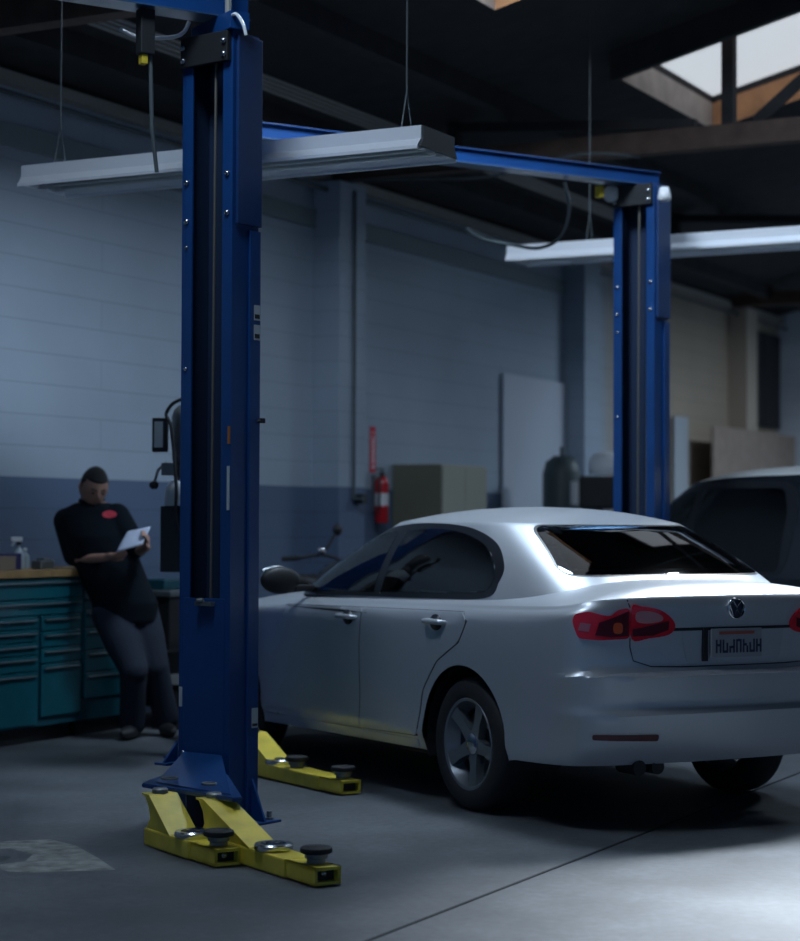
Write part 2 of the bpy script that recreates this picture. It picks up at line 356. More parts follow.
# ------------------------------------------------------------------ lifts
UR = math.atan2(-.53, -.848)
def dome(bm, x, y, z, r, axis):
    m = Matrix.Translation((x, y, z)) @ {'x': Matrix.Rotation(PI/2, 4, 'Y'), 'y': Matrix.Rotation(-PI/2, 4, 'X'), 'z': Matrix.Identity(4)}[axis]
    return lathe(bm, [(r, 0), (r, r*.4), (r*.75, r*.8), (r*.3, r)], 10, m)
def arm(parent, uc, v0, v1, g0, g1, pads, s=1, hw=.066):
    """telescopic arm lying along v; s=-1 for the post that faces the other way"""
    def X(x): return s*x
    def bx_(bm, u0, u1, a, b, z0, z1, bev=0): return box(bm, min(X(u0), X(u1)), max(X(u0), X(u1)), min(X(a), X(b)), max(X(a), X(b)), z0, z1, bev)
    top = .078
    bm = BM(); bx_(bm, uc-hw, uc+hw, v0, v1-.22, .004, top, .008)
    bx_(bm, uc-hw+.009, uc-hw+.021, v1-.25, v1, .008, top-.004); bx_(bm, uc+hw-.021, uc+hw-.009, v1-.25, v1, .008, top-.004)
    bx_(bm, uc-hw+.009, uc+hw-.009, v1-.25, v1, .008, .02); bx_(bm, uc-hw+.009, uc+hw-.009, v1-.25, v1, top-.016, top-.004)
    a = link('swing_arm', bm, M['yellow'], parent)
    bm = BM()      # gusset: two tall cheeks with concave back and a sloping cover
    for w in (-hw+.006, hw-.018):
        pts = [(g0, .215), (g0+.05, .215), (g1, top-.004), (g0+.02, top-.004), (g0+.06, .12), (g0+.045, .17)]
        poly = [(X(p[0]), p[1]) for p in pts]
        prism(bm, poly, 0, X(uc+w), X(uc+w+.012))
    vs = [bm.verts.new(v) for v in ((X(uc-hw), X(g0-.01), .220), (X(uc+hw), X(g0-.01), .220), (X(uc+hw), X(g0+.06), .220), (X(uc-hw), X(g0+.06), .220), (X(uc+hw), X(g1+.02), top+.002), (X(uc-hw), X(g1+.02), top+.002))]
    f1 = bm.faces.new(vs[:4]); f2 = bm.faces.new([vs[3], vs[2], vs[4], vs[5]])
    r = bmesh.ops.extrude_face_region(bm, geom=[f1, f2]); bmesh.ops.translate(bm, vec=(0, 0, -.008), verts=[e for e in r['geom'] if isinstance(e, bmesh.types.BMVert)])
    bmesh.ops.recalc_face_normals(bm, faces=bm.faces)
    link('gusset', bm, M['yellow'], a)
    bm = BM(); lathe(bm, [(.034, .02), (.034, .236), (.028, .242)], 20, Matrix.Translation((X(uc), X(g0+.03), 0))); link('pivot_pin', bm, M['greysteel'], a)
    bm = BM(); bx_(bm, uc-hw+.021, uc+hw-.021, v1-.2, v1-.035, .02, top-.016); link('shade_infill', bm, M['black'], a)  # black block stands for the shaded hollow of the arm end
    bm = BM(); dome(bm, X(uc), X(v1-.036), .045, .014, 'y') if s > 0 else dome(bm, X(uc), X(v1-.036), .045, .014, 'y'); link('stop_bolt', bm, M['steel'], a)
    for kind, du, v in pads:
        mt = Matrix.Translation((X(uc+du), X(v), top+.001))
        bm = BM()
        if kind == 'ring':
            lathe(bm, [(.074, 0), (.078, .006), (.078, .02), (.072, .026), (.05, .026), (.048, .016), (.03, .016), (.03, .03), (.012, .034)], 32, mt)
            link('steel_adapter', bm, M['steel'], a, True, 40)
        else:
            lathe(bm, [(.036, 0), (.036, .014), (.044, .018), (.044, .034)], 28, mt); sc = link('screw_base', bm, M['greysteel'], a, True, 40)
            bm = BM(); lathe(bm, [(.048, .034), (.060, .038), (.062, .046), (.060, .056), (.054, .060)], 32, mt); link('rubber_pad', bm, M['rubber'], sc, True, 40)
    return a
def lift_post(loc, rz, label, hwv=.245, flange=.11, full=True, arms=(), s=1):
    """local x = towards partner post, y along the bay, column 3.6 m tall"""
    t = empty('lift_post', loc, rz, label, 'car lift', 'posts of the two blue car lifts')
    a, H = .155, 3.60; u0, u1 = -.10, .08; CR = math.radians(21.1)     # the column itself is turned against the beam line (asymmetric lift)
    def lk(name, bm, m, par=None, **k):
        o = link(name, bm, m, par or t, **k)
        if par is None: o.rotation_euler = (0, 0, CR)
        return o
    bm = BM()
    box(bm, u0, u0+.012, -a, a, .012, H); box(bm, u0+.0121, u1, -a, -a+.012, .012, H); box(bm, u0+.0121, u1, a-.012, a, .012, H)
    fw = .062
    box(bm, u1-.012, u1, -a+.0121, -a+fw, .012, H, .003); box(bm, u1-.012, u1, a-fw, a-.0121, .012, H, .003)
    lk('column', bm, M['blue'])
    bm = BM(); box(bm, u0+.0125, u0+.016, -a+.013, a-.013, .3, H-.05); box(bm, u0+.02, u1-.013, -a+.013, -a+.018, .3, H-.05); box(bm, u0+.02, u1-.013, a-.018, a-.013, .3, H-.05); lk('shade_liner', bm, M['blueshade'])  # dark sheets added inside the slot for its shade
    bm = BM(); box(bm, u0-.004, u0+.07, a+.0005, a+.014, .012, 2.70, .004); lk('side_rail', bm, M['blue'])
    bm = BM(); box(bm, u0-.004, u1-.02, a+.0005, a+.018, 2.72, 3.585, .003); lk('top_cover', bm, M['coverblue'])
    bm = BM(); box(bm, u0-.006, u0-.0005, -a-.012, -a+.04, 1.5, 2.95, .002); lk('rear_cover', bm, M['blue'])
    bm = BM(); box(bm, -.17, .16, -a-.10, a+.10, 0, .0118, .004); lk('base_plate', bm, M['blue'])
    if flange:
        bm = BM(); prism(bm, [(a+.015, .013), (a+.095, .013), (a+.015, .20)], 0, -.07, -.058); lk('base_gusset', bm, M['blue'])
    for i, (x, y) in enumerate(((-.13, -a-.06), (-.13, a+.06), (.12, a+.06), (.12, -a-.06))):
        bm = BM(); lathe(bm, [(.02, .012), (.02, .022), (.012, .023), (.012, .05)], 8, Matrix.Translation((x, y, 0))); lk('anchor_bolt', bm, M['greysteel'])
    for y, r in ((.012, .007), (.075, .006)):
        bm = BM(); tube(bm, [(u1-.03, y+.012, H-.1), (u1-.03, y, 1.0)], r, 8); lk('lift_cable', bm, M['cable'])
    c_b = BM(); box(c_b, u1-.011, u1+.004, -a+.03, a-.03, .24, 1.02, .004); c = lk('carriage', c_b, M['blue'])
    bm = BM(); box(bm, u1+.005, u1+.035, -.03, .07, .985, 1.005, .003); dome(bm, u1+.03, .0, 1.005, .02, 'z'); link('stop_block', bm, M['greysteel'], c)
    # flared yoke: sloping cover over the deck between two plates (drawn in the column's own frame)
    def rt(p):     # arm frame -> column frame
        q = Matrix.Rotation(-CR, 2) @ Vector((p[0], p[1])); return (q.x, q.y)
    if flange:
        lipL, lipR = rt((.43, .29)), rt((.33, .80))
        bm = BM(); e_ = u1+.006
        A = [(e_+.02, -a+.06, .32), (e_+.02, a-.02, .32), (*lipR, .240), (*lipL, .240)]
        v = [bm.verts.new(p) for p in A]; w = [bm.verts.new((p[0], p[1], .2385)) for p in A]
        bm.faces.new(v); bm.faces.new(w[::-1])
        for q in range(4): bm.faces.new([v[q], w[q], w[(q+1) % 4], v[(q+1) % 4]])
        bmesh.ops.recalc_face_normals(bm, faces=bm.faces); link('yoke', bm, M['blue'], c)
        bm = BM(); prism(bm, [(e_, -a+.02), rt((.45, .21)), rt((.485, .26)), rt((.35, .86)), rt((.31, .87)), (e_, a)], 2, .216, .2345, bev=.004); link('yoke_top_plate', bm, M['blue'], c)
        bm = BM(); prism(bm, [(e_, -a+.03), rt((.38, .27)), rt((.28, .70)), (e_, a-.02)], 2, .012, .03); link('yoke_bottom_plate', bm, M['blue'], c)
        bm = BM(); prism(bm, [(e_, -a+.05), rt((.24, .20)), rt((.20, .50)), (e_, a-.04)], 2, .031, .215); link('yoke_web', bm, M['blueshade'], c)
        bm = BM(); prism(bm, [(e_, .27), (e_+.09, .27), (e_, .36)], 1, -a-.01, -a+.002); link('far_lug', bm, M['blue'], c)
        bm = BM(); box(bm, e_, e_+.10, -a-.05, -a+.03, .258, .2695, .003); link('far_lug_plate', bm, M['blue'], c)
    for (x, y, r) in ((*rt((.40, .36)), .034), (*rt((.33, .60)), .03)) if flange else ():
        bm = BM()
        pts = [(x+r*math.cos(q), y+r*math.sin(q), .262) for q in [2*PI*i/18 for i in range(19)]]
        tube(bm, pts, .005, 6, caps=False); link('pin_ring', bm, M['greysteel'], c)
    # bolts on the flanges
    for y, zs in ((-a+.03, (2.93, 2.75, 2.63, 2.07, .31)), (a-.03, (2.95, 2.77))):
        for z in zs:
            bm = BM(); dome(bm, u1, y, z, .010 if z < 2.7 else .014, 'x'); lk('flange_bolt', bm, M['steel'], smooth=True)
    # head block
    bm = BM(); box(bm, u1+.0005, u1+.03, -a+.01, a-.01, 3.46, 3.598, .004); lk('head_block', bm, M['black'])
    for y in (-a+.03, a-.03):
        for z in (3.49, 3.55):
            bm = BM(); dome(bm, u1+.03, y, z, .015, 'x'); lk('head_bolt', bm, M['steel'], smooth=True)
    if full:
        bm = BM(); box(bm, u1+.0005, u1+.002, -a+.002, -a+.022, .52, .61); lk('label_plate', bm, M['label'])
    for i, ar in enumerate(arms): arm(t, *ar, s=1)
    return t
A_LOC = (-.84, 9.0, 0); P2_LOC = (1.585, 12.95, 0); PH_LOC = (-1.055, 11.35, 0)
LR = UR
la = lift_post(A_LOC, LR, 'nearest blue lift post with yellow arms folded on the floor in front', .230, .045,
               arms=[(.50, .46, 1.11, .45, .69, [('ring', -.0, .80), ('pad', .0, 1.03)]),
                     (.365, .70, 1.67, .69, 1.14, [('ring', 0, 1.24), ('pad', 0, 1.58)])])
lb = lift_post(P2_LOC, LR, 'far blue lift post standing between the silver sedan and the white-roofed car', .178, .02, full=False,
               arms=[(.50, .46, 1.11, .45, .69, [('ring', -.0, .80), ('pad', .0, 1.03)]),
                     (.365, .70, 1.67, .69, 1.14, [('ring', 0, 1.24), ('pad', 0, 1.58)])])
lh = lift_post(PH_LOC, LR+PI, 'blue lift post hidden right behind the nearest post, with power unit', .18, 0, full=False, arms=())
# its arm, running forward beside the sedan
arm(lh, .10, .62, 1.70, .62, .96, [('ring', .0, .95), ('pad', -.0, 1.14), ('pad', 0, 1.62)], s=-1)
# label plates on the near post
CR = math.radians(21.1)
def onpost(name, bm, m, par=None):
    o = link(name, bm, m, par or la)
    if par is None: o.rotation_euler = (0, 0, CR)
    return o
for z, h in ((2.29, .07), (2.20, .07), (.43, .09)):
    bm = BM(); box(bm, -.098, -.056, .1695, .171, z, z+h); q = onpost('label_plate', bm, M['label'])
    bm = BM(); box(bm, -.094, -.060, .1711, .172, z+.008, z+.028 if h < .08 else z+.02); onpost('label_print', bm, M['black'], q)
bm = BM(); box(bm, .0805, .083, .137, .152, 1.72, 1.80); onpost('orange_tag', bm, mat('orange_tag', (.35, .12, .03), .6))
bm = BM(); box(bm, .0805, .083, .134, .150, 1.42, 1.62); onpost('warning_strip', bm, M['label'])
bm = BM(); tube(bm, [(-.09, .165, 1.83), (-.10, .182, 1.83)], .009, 8); lathe(bm, [(.013, 0), (.013, .022)], 10, Matrix.Translation((-.103, .185, 1.82))); onpost('lock_knob', bm, M['black'])
# overhead beams (span each pair of posts)
def beam(loc, x0, x1, z0, z1, label):
    e = empty('lift_crossbeam', loc, LR, label, 'beam', 'overhead beams of the two blue car lifts')
    bm = BM(); box(bm, x0, x1, -.055, .055, z0, z1, .006); link('channel', bm, M['blue'], e)
    bm = BM(); box(bm, x0, x1, -.075, .075, z0-.008, z0-.0005, .002); link('bottom_flange', bm, mat('beam_flange_blue', (.03, .085, .18), .35, coat=.3), e)
    bm = BM(); box(bm, x0, x1, -.075, .075, z1+.0005, z1+.008, .002); link('top_flange', bm, e.children[-1].data.materials[0], e)
    return e
ba = beam(A_LOC, -.12, 3.0, 3.69, 3.88, 'blue crossbeam leaving the top of the nearest lift post towards the upper left')
bb = beam(P2_LOC, -.12, 3.25, 3.61, 3.69, 'blue crossbeam running to the top of the far lift post')
bm = BM(); box(bm, -.05, .05, -.2, .2, 3.601, 3.681, .004); link('beam_saddle', bm, M['blue'], la)
bm = BM(); tube(bm, [(.02, .12, 3.62), (.02, .12, 4.2)], .014, 10); link('cable_pipe', bm, M['pipe'], la)
bm = BM(); tube(bm, smooth_path([(.03, .15, 3.66), (.04, .24, 3.655), (.03, .29, 3.60), (.02, .30, 3.55)]), .008, 8); link('hose', bm, M['white'], la)
bm = BM(); tube(bm, smooth_path([(.05, -.22, 3.72), (.07, -.24, 3.67), (.13, -.25, 3.64), (.30, -.22, 3.61), (.45, -.10, 3.60)]), .010, 8); link('hose', bm, M['white'], la)
sw = empty('limit_switch', (-.84-.848*.37, 9.0-.53*.37, 3.445), LR, 'black limit switch with a yellow tip hanging under the upper-left crossbeam', 'switch')
bm = BM(); box(bm, -.03, .04, -.03, .03, .03, .235, .006); link('switch_body', bm, M['black'], sw)
bm = BM(); box(bm, .0, .03, -.02, .02, -.015, .03, .004); link('tip', bm, M['yel2'], sw)
rod = BM(); tube(rod, [(-.02, 0, .03), (-.04, -.02, -.30), (-.075, -.04, -.49)], .010, 8); link('hanging_rod', rod, M['pipedark'], sw)
# same fittings on the far post
bm = BM(); lathe(bm, [(.03, 0), (.05, .02), (.05, .08), (.03, .1)], 16, Matrix.Translation((.16, -.1, 3.50))); link('pulley_cap', bm, M['white'], lb, True)
bm = BM(); lathe(bm, [(.035, 0), (.045, .02), (.03, .09)], 16, Matrix.Translation((.0, .25, 3.47))); link('pulley_cap', bm, M['white'], lb, True)
bm = BM(); box(bm, .30, .34, -.05, 0, 3.50, 3.58, .004); link('switch_tip', bm, M['yel2'], lb)

# power unit on the hidden post (outer side)
pu = empty('hydraulic_power_unit', (PH_LOC[0]-.135, PH_LOC[1]-.35, 1.055), -.25, 'grey and black hydraulic power unit with a lever beside the nearest lift post', 'pump')
bm = BM(); box(bm, -.13, .13, -.09, .09, .03, .40, .008); link('oil_tank', bm, mat('tank_black', (.018, .022, .026), .45), pu)
bm = BM(); lathe(bm, [(.13, .40), (.13, .43), (.125, .50), (.10, .535), (.07, .55), (.05, .56)], 28); link('tank_neck', bm, mat('pale_tank', (.42, .46, .50), .35), pu, True, 40)
bm = BM(); lathe(bm, [(.08, .56), (.08, .62), (.075, .63), (.09, .66), (.093, .90), (.08, .94), (.055, .965)], 28)
link('motor', bm, mat('motor_grey', (.13, .14, .145), .4, .3), pu, True, 35)
bm = BM(); box(bm, -.17, -.085, -.12, -.085, .70, .89, .004); pl = link('switch_box', bm, M['black'], pu)
bm = BM(); box(bm, -.155, -.105, -.124, -.1205, .725, .87); link('label_plate', bm, M['label'], pl)
bm = BM(); box(bm, -.12, -.04, -.11, -.03, .57, .64, .008); link('valve_block', bm, M['greysteel'], pu)
bm = BM(); tube(bm, [(-.10, -.07, .64), (-.145, -.09, .60), (-.165, -.09, .53)], .008, 8); lv = link('release_lever', bm, M['greysteel'], pu)
bm = BM(); lathe(bm, [(.012, -.022), (.026, -.01), (.026, .01), (.012, .022)], 14, Matrix.Translation((-.168, -.09, .515))); link('knob', bm, M['black'], lv, True)
bm = BM(); tube(bm, smooth_path([(.02, -.1, 1.0), (-.05, -.11, .97), (-.09, -.11, .91), (-.06, -.12, .85), (-.04, -.12, .7), (-.02, -.13, .5), (-.02, -.12, .32), (.03, -.11, .2), (.10, -.10, .12)]), .010, 8); link('power_cord', bm, M['black'], pu)
bm = BM(); box(bm, .0, .08, .091, .15, .2, .5); link('mounting_bracket', bm, M['greysteel'], pu)

# ------------------------------------------------------------------ hanging shop lights
def shop_light(t, p0, p1, z, w, h, label):
    c = W(t, (p0+p1)/2, z); L = (p1-p0)/2
    e = empty('fluorescent_light', c, WROT, label, 'ceiling light', 'hanging fluorescent fixtures')   # local x = t, y = -p
    bm = BM()
    prof = [(-w/2, .012), (-w/2, .0), (-w/2-.01, -.002), (-w/2-.01, .014), (-w/2+.03, h*.45), (-w/2+.03, h), (w/2-.03, h), (w/2-.03, h*.45), (w/2+.01, .014), (w/2+.01, -.002), (w/2, 0), (w/2, .012), (w/2-.045, h*.40), (w/2-.045, h-.01), (-w/2+.045, h-.01), (-w/2+.045, h*.40)]
    prism(bm, prof, 1, -L, L); link('reflector', bm, M['lampwhite'], e)
    bm = BM(); box(bm, -w/2+.046, w/2-.046, -L+.01, L-.01, h*.42, h*.5); link('inner_tray', bm, M['lampgrey'], e)
    for s in (-1, 1):
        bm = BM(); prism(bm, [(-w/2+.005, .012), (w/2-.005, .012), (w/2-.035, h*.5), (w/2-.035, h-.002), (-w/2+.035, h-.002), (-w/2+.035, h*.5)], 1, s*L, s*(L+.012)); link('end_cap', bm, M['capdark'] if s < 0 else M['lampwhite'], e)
    for x in (-w*.27, 0, w*.27):
        bm = BM(); tube(bm, [(x, -L+.05, h*.30), (x, L-.05, h*.30)], .013, 10); link('tube', bm, M['tube'], e, True)
        bm = BM(); box(bm, x-.02, x+.02, -L+.012, -L+.05, h*.1, h*.42); link('tube_holder', bm, M['white'], e); bm = BM(); box(bm, x-.02, x+.02, L-.05, L-.012, h*.1, h*.42); link('tube_holder', bm, M['white'], e)
    for s in ((-.86, .90) if p1 < 4.2 else (-.8, .56)):
        zt = roofz((p0+p1)/2-s*L)-z-.02
        bm = BM(); tube(bm, [(-.06, s*L, h), (0, s*L, h+.22), (.06, s*L, h)], .004, 6); tube(bm, [(0, s*L, h+.22), (0, s*L, zt)], .005, 6); link('hanging_chain', bm, M['pipedark'], e)
    return e
shop_light(-2.70, 1.60, 3.97, 3.13, .40, .115, 'near white fluorescent fixture hanging behind the nearest lift post')
shop_light(1.9, 2.3, 4.9, 3.25, .36, .115, 'farther white fluorescent fixture crossing behind the far lift post')

# ------------------------------------------------------------------ pipes and cables under the roof, wall conduit
for i, (p, z) in enumerate(((1.19, 4.375), (1.12, 4.375), (1.05, 4.375), (.98, 4.375))):
    bm = BM(); tube(bm, [W(-9, p, z+.02), W(7.5, p, z+.02)], .012, 8)
    tag(link('conduit', bm, M['pipe']), 'thin metal conduit in the bundle of four running under the roof', 'pipe', 'conduits under the roof')
bm = BM(); tube(bm, [W(3.12, .275, 4.12), W(3.12, .275, 1.55)], .014, 10); tube(bm, [W(3.12, .275, 1.56), W(3.12, .36, 1.56)], .014, 10)
cv = tag(link('wall_conduit', bm, M['pipedark']), 'dark vertical conduit fixed to the pilaster beside the fire extinguisher', 'pipe')
bm = BM(); box(bm, .02, .10, -.04, .04, -.04, .04, .006); vb = link('valve', bm, M['black'], cv); vb.location = W(3.14, .30, 1.56); vb.rotation_euler = (0, 0, WROT)
bm = BM(); tube(bm, smooth_path([W(3.0, .3, 4.18), W(2.95, .9, 4.15), W(2.9, 1.6, 4.1), W(2.8, 2.4, 4.19), W(3.1, 2.8, 4.19)]), .013, 8)
tag(link('hanging_cable', bm, M['pipedark']), 'slack grey cable strung under the truss near the pilaster', 'cable')
bm = BM(); tube(bm, smooth_path([(1.07, 12.80, 3.60), (1.11, 12.9, 3.43), (1.06, 13.0, 3.27), (.92, 13.02, 3.20), (.74, 13.02, 3.22), (.56, 13.3, 3.30), (.50, 14.5, 3.55), (.95, 18, 3.95), W(7, .16, 4.12)]), .012, 8)
tag(link('hanging_hose', bm, mat('grey_hose', (.10, .13, .14), .5)), 'grey hose looping down from the crossbeam left of the far lift post', 'hose')
bm = BM(); tube(bm, [W(-4, .13, 4.11), W(16, .13, 4.11)], .02, 8)
tag(link('wall_pipe', bm, M['pipedark']), 'long dark pipe running along the top of the painted block wall', 'pipe')
for o_ in (): pass
# dark floor-standing things near wall
def wt(t, p, z=0): return W(t, p, z)

# ------------------------------------------------------------------ fire extinguisher + sign + cabinet + boards
s = empty('fire_extinguisher_sign', W(3.94, .003, 1.80), WROT, 'narrow red and white vertical sign above the fire extinguisher', 'sign')
bm = BM(); box(bm, -.05, .05, -.004, 0, 0, .40); link('plate', bm, M['signred'], s)
bm = BM()
box(bm, -.014, .014, -.0055, -.0041, .075, .295)            # the tall white letter column, arrow below
for i in range(7): pass
prism(bm, [(-.03, .06), (.03, .06), (0, .02)], 1, -.0055, -.0041)
box(bm, -.05, .05, -.0055, -.0041, .305, .312); box(bm, -.03, .03, -.0055, -.0041, .345, .352)
link('white_print', bm, M['signwhite'], s)
def text_obj(txt, size, m, parent, loc, rot=(PI/2, 0, 0), name='lettering', sp=1):
    cu = bpy.data.curves.new(name, 'FONT'); cu.body = txt; cu.size = size; cu.align_x = 'CENTER'; cu.align_y = 'CENTER'; cu.extrude = .0005; cu.space_line = sp
    o = bpy.data.objects.new(name, cu); COL.objects.link(o)
    dg = bpy.context.evaluated_depsgraph_get(); dg.update(); me = bpy.data.meshes.new_from_object(o.evaluated_get(dg))
    bpy.data.objects.remove(o); o = bpy.data.objects.new(name, me); COL.objects.link(o); me.materials.clear(); me.materials.append(m)
    o.parent = parent; o.location = loc; o.rotation_euler = rot; return o
f = empty('fire_extinguisher', W(3.96, .085, 1.36), WROT, 'red fire extinguisher with a white label hanging on the block wall', 'fire extinguisher')
bm = BM(); lathe(bm, [(.050, 0), (.060, .015), (.060, .34), (.052, .375), (.035, .40), (.022, .41)], 28); link('cylinder', bm, M['red'], f, True, 40)
bm = BM(); lathe(bm, [(.0612, .15), (.0612, .26)], 28, cap=False); link('label_band', bm, M['signwhite'], f, True)
bm = BM(); lathe(bm, [(.025, .41), (.025, .44), (.018, .45)], 14); link('valve', bm, M['black'], f)
bm = BM(); box(bm, -.10, .03, -.012, .012, .46, .475); box(bm, -.09, .03, -.012, .012, .43, .44); link('handle', bm, M['black'], f)
bm = BM(); tube(bm, smooth_path([(-.02, -.01, .43), (-.09, -.03, .40), (-.10, -.03, .25), (-.09, -.02, .1)]), .011, 8); link('hose', bm, M['black'], f)
bm = BM(); box(bm, -.03, .03, .061, .083, .1, .42); link('wall_bracket', bm, M['greysteel'], f)
cb = empty('metal_cabinet', W(4.75, .26), WROT, 'beige two-door metal cabinet against the block wall behind the sedan', 'cabinet')
bm = BM(); box(bm, -.45, .45, -.235, .25, .03, 1.88, .006); box(bm, -.44, .44, -.22, .24, 0, .03); o = link('body', bm, [M['beige'], M['beigeshade']], cb)
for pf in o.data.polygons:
    if abs(pf.normal.x) > .9: pf.material_index = 1  # sides take the shaded copy of the beige
for sx in (-1, 1):
    bm = BM(); box(bm, min(sx*.004, sx*.445), max(sx*.004, sx*.445), -.252, -.2355, .06, 1.86, .004); d = link('door', bm, M['beige'], cb)
    bm = BM(); box(bm, min(sx*.03, sx*.05), max(sx*.03, sx*.05), -.275, -.2525, .95, 1.07, .003); link('handle', bm, M['steel'], d)
b = BM(); box(b, -.78, .78, -.02, 0, -1.25, 1.15, .003)
wb = link('wall_board', b, mat('pale_blue_board', (.52, .57, .65), .6)); wb.location = W(7.36, .022, 1.70); wb.rotation_euler = (0, 0, WROT)
tag(wb, 'large pale board fixed to the block wall behind the sedan roof', 'board')
b = BM(); box(b, -.25, .25, -.02, 0, 0, 2.67, .003); wb = link('leaning_panel', b, M['greypanel']); wb.location = W(11.75, .03, 0); wb.rotation_euler = (0, 0, WROT)
tag(wb, 'tall pale grey panel standing at the wall just right of the far lift post', 'panel')
b = BM(); box(b, -1.75, 1.75, -.03, 0, 0, 2.58, .003); wb = link('plywood_sheet', b, M['plywood']); wb.location = W(13.85, .31, 0); wb.rotation_euler = (0, 0, WROT)
tag(wb, 'pinkish brown plywood partition in the far corner above the white-roofed car', 'partition')
b = BM(); box(b, -.75, .75, -.02, 0, 2.7, 4.0); box(b, -.02, .02, -.03, -.0201, 2.7, 4.0); wb = link('door_opening', b, mat('dark_doorway', (.03, .03, .032), .8)); wb.location = W(15.12, .025, 0); wb.rotation_euler = (0, 0, WROT)
wb.name = 'roller_shutter'; tag(wb, 'dark panel high on the wall in the far corner', 'shutter')

# tank and machine by second pilaster
tk = empty('air_tank', W(6.85, .55), 0, 'dark upright air tank standing by the second wall pilaster', 'tank')
bm = BM(); lathe(bm, [(.10, .06), (.16, .1), (.19, .18), (.19, 1.85), (.16, 1.97), (.08, 2.03)], 28); link('tank_body', bm, M['greygreen'], tk, True, 40)
for i in range(3):
    bm = BM(); a = 2*PI*i/3; box(bm, .13*math.cos(a)-.02, .13*math.cos(a)+.02, .13*math.sin(a)-.02, .13*math.sin(a)+.02, 0, .13); link('leg', bm, M['black'], tk)
bm = BM(); tube(bm, [(0, 0, 2.03), (0, 0, 2.12)], .02, 8); link('outlet', bm, M['pipedark'], tk)
dp = empty('drill_press', W(6.6, 1.15), WROT+.3, 'grey drill press with a rounded white head left of the far lift post', 'drill press')
bm = BM(); box(bm, -.22, .22, -.3, .3, 0, .07, .01); link('base', bm, M['greysteel'], dp)
bm = BM(); tube(bm, [(0, .1, .07), (0, .1, 1.65)], .045, 16); link('column', bm, M['greysteel'], dp, True)
bm = BM(); box(bm, -.17, .17, -.22, .12, 1.0, 1.05, .008); link('table', bm, M['greysteel'], dp)
bm = BM(); box(bm, -.12, .12, -.25, .28, 1.50, 1.82, .03); h = link('head', bm, M['black'], dp)
bm = BM(); lathe(bm, [(.17, 0), (.18, .03), (.17, .13), (.12, .19), (.04, .215)], 24, Matrix.Translation((0, .02, 1.84))); link('belt_cover', bm, M['lampwhite'], h, True, 40)
bm = BM(); lathe(bm, [(.07, 0), (.07, .22)], 16, Matrix.Translation((0, .30, 1.55))); link('motor', bm, M['white'], h, True, 40)
bm = BM(); tube(bm, [(0, -.14, 1.5), (0, -.14, 1.2)], [.04, .015], 12); link('spindle', bm, M['steel'], h)
bm = BM(); tube(bm, [(.12, -.12, 1.62), (.2, -.12, 1.62)], .012, 8)
for i in range(3):
    a = 2*PI*i/3; tube(bm, [(.2, -.12, 1.62), (.21, -.12+.15*math.cos(a), 1.62+.15*math.sin(a))], .007, 6)
link('feed_handle', bm, M['steel'], h)
ca = empty('metal_bin', W(8.9, .62), WROT, 'low pale metal bin standing on the floor against the wall by the drill press', 'bin')
bm = BM(); box(bm, -.35, .35, -.3, .3, .1, 1.25, .02); link('body', bm, M['greypanel'], ca)
bm = BM(); box(bm, -.37, .37, -.32, .32, 1.2505, 1.29, .01); link('lid', bm, M['greysteel'], ca)
for x in (-.3, .3):
    for y in (-.25, .25):
        bm = BM(); box(bm, x-.03, x+.03, y-.03, y+.03, 0, .1); link('leg', bm, M['black'], ca)

# ------------------------------------------------------------------ workbench
def cabinet(t0, t1, label, cols, top_rows, nm='tool_cabinet'):
    """front face at p=.58; cols: list of (t split)"""
    e = empty(nm, W((t0+t1)/2, .30), WROT, label, 'cabinet', 'teal tool cabinets under the bench')
    w = (t1-t0)/2; zb, zt = .10, 1.015
    bm = BM(); box(bm, -w, w, -.262, .27, zb, zt, .004); link('body', bm, M['tealdark'], e)
    bm = BM(); box(bm, -w+.02, w-.02, -.20, .25, 0, zb); link('plinth', bm, M['black'], e)
    def drawer(a, b, z0, z1, hb=None):
        bm = BM(); box(bm, a+.006, b-.006, -.282, -.2625, z0+.004, z1-.004, .004); d = link('drawer', bm, M['teal'], e)
        bm = BM(); hz = z1-.035
        box(bm, a+.03, b-.03, -.300, -.2825, hz, hz+.012, .003); link('handle', bm, mat('handle_steel', (.40, .46, .48), .35, .5) if 'hs' not in M else M['hs'], d)
        return d
    z = zt
    for hgt in top_rows: drawer(-w, w, z-hgt, z); z -= hgt
    for (a, b, rows) in cols:
        zz = z
        A = -w+2*w*a; B = -w+2*w*b
        for hgt in rows: drawer(A+.012, B-.012, zz-hgt, zz); zz -= hgt
    return e
M['hs'] = mat('drawer_pull_steel', (.20, .26, .28), .4, .5)
cabinet(-3.5, -.96, 'long teal tool cabinet under the wooden bench top at the left edge', [(0, .38, [.10]*3+[.33]), (.38, .83, [.08, .08, .08, .10, .33]), (.83, 1, [.10, .10, .10, .33])], [.13, .10])
cabinet(-.95, -.40, 'small dark teal tool cabinet behind the man at the bench end', [(0, 1, [.12, .14, .14, .17])], [.11, .10])
bm = BM(); box(bm, -1.56, 1.55, -.30, .275, 0, .045, .005)
wt_ = link('bench_top', bm, M['wood']); wt_.location = W(-1.95, .30, 1.02); wt_.rotation_euler = (0, 0, WROT)
tag(wt_, 'wooden worktop lying along the teal tool cabinets', 'worktop')
def on_bench(t, p): return W(t, p, 1.0655)
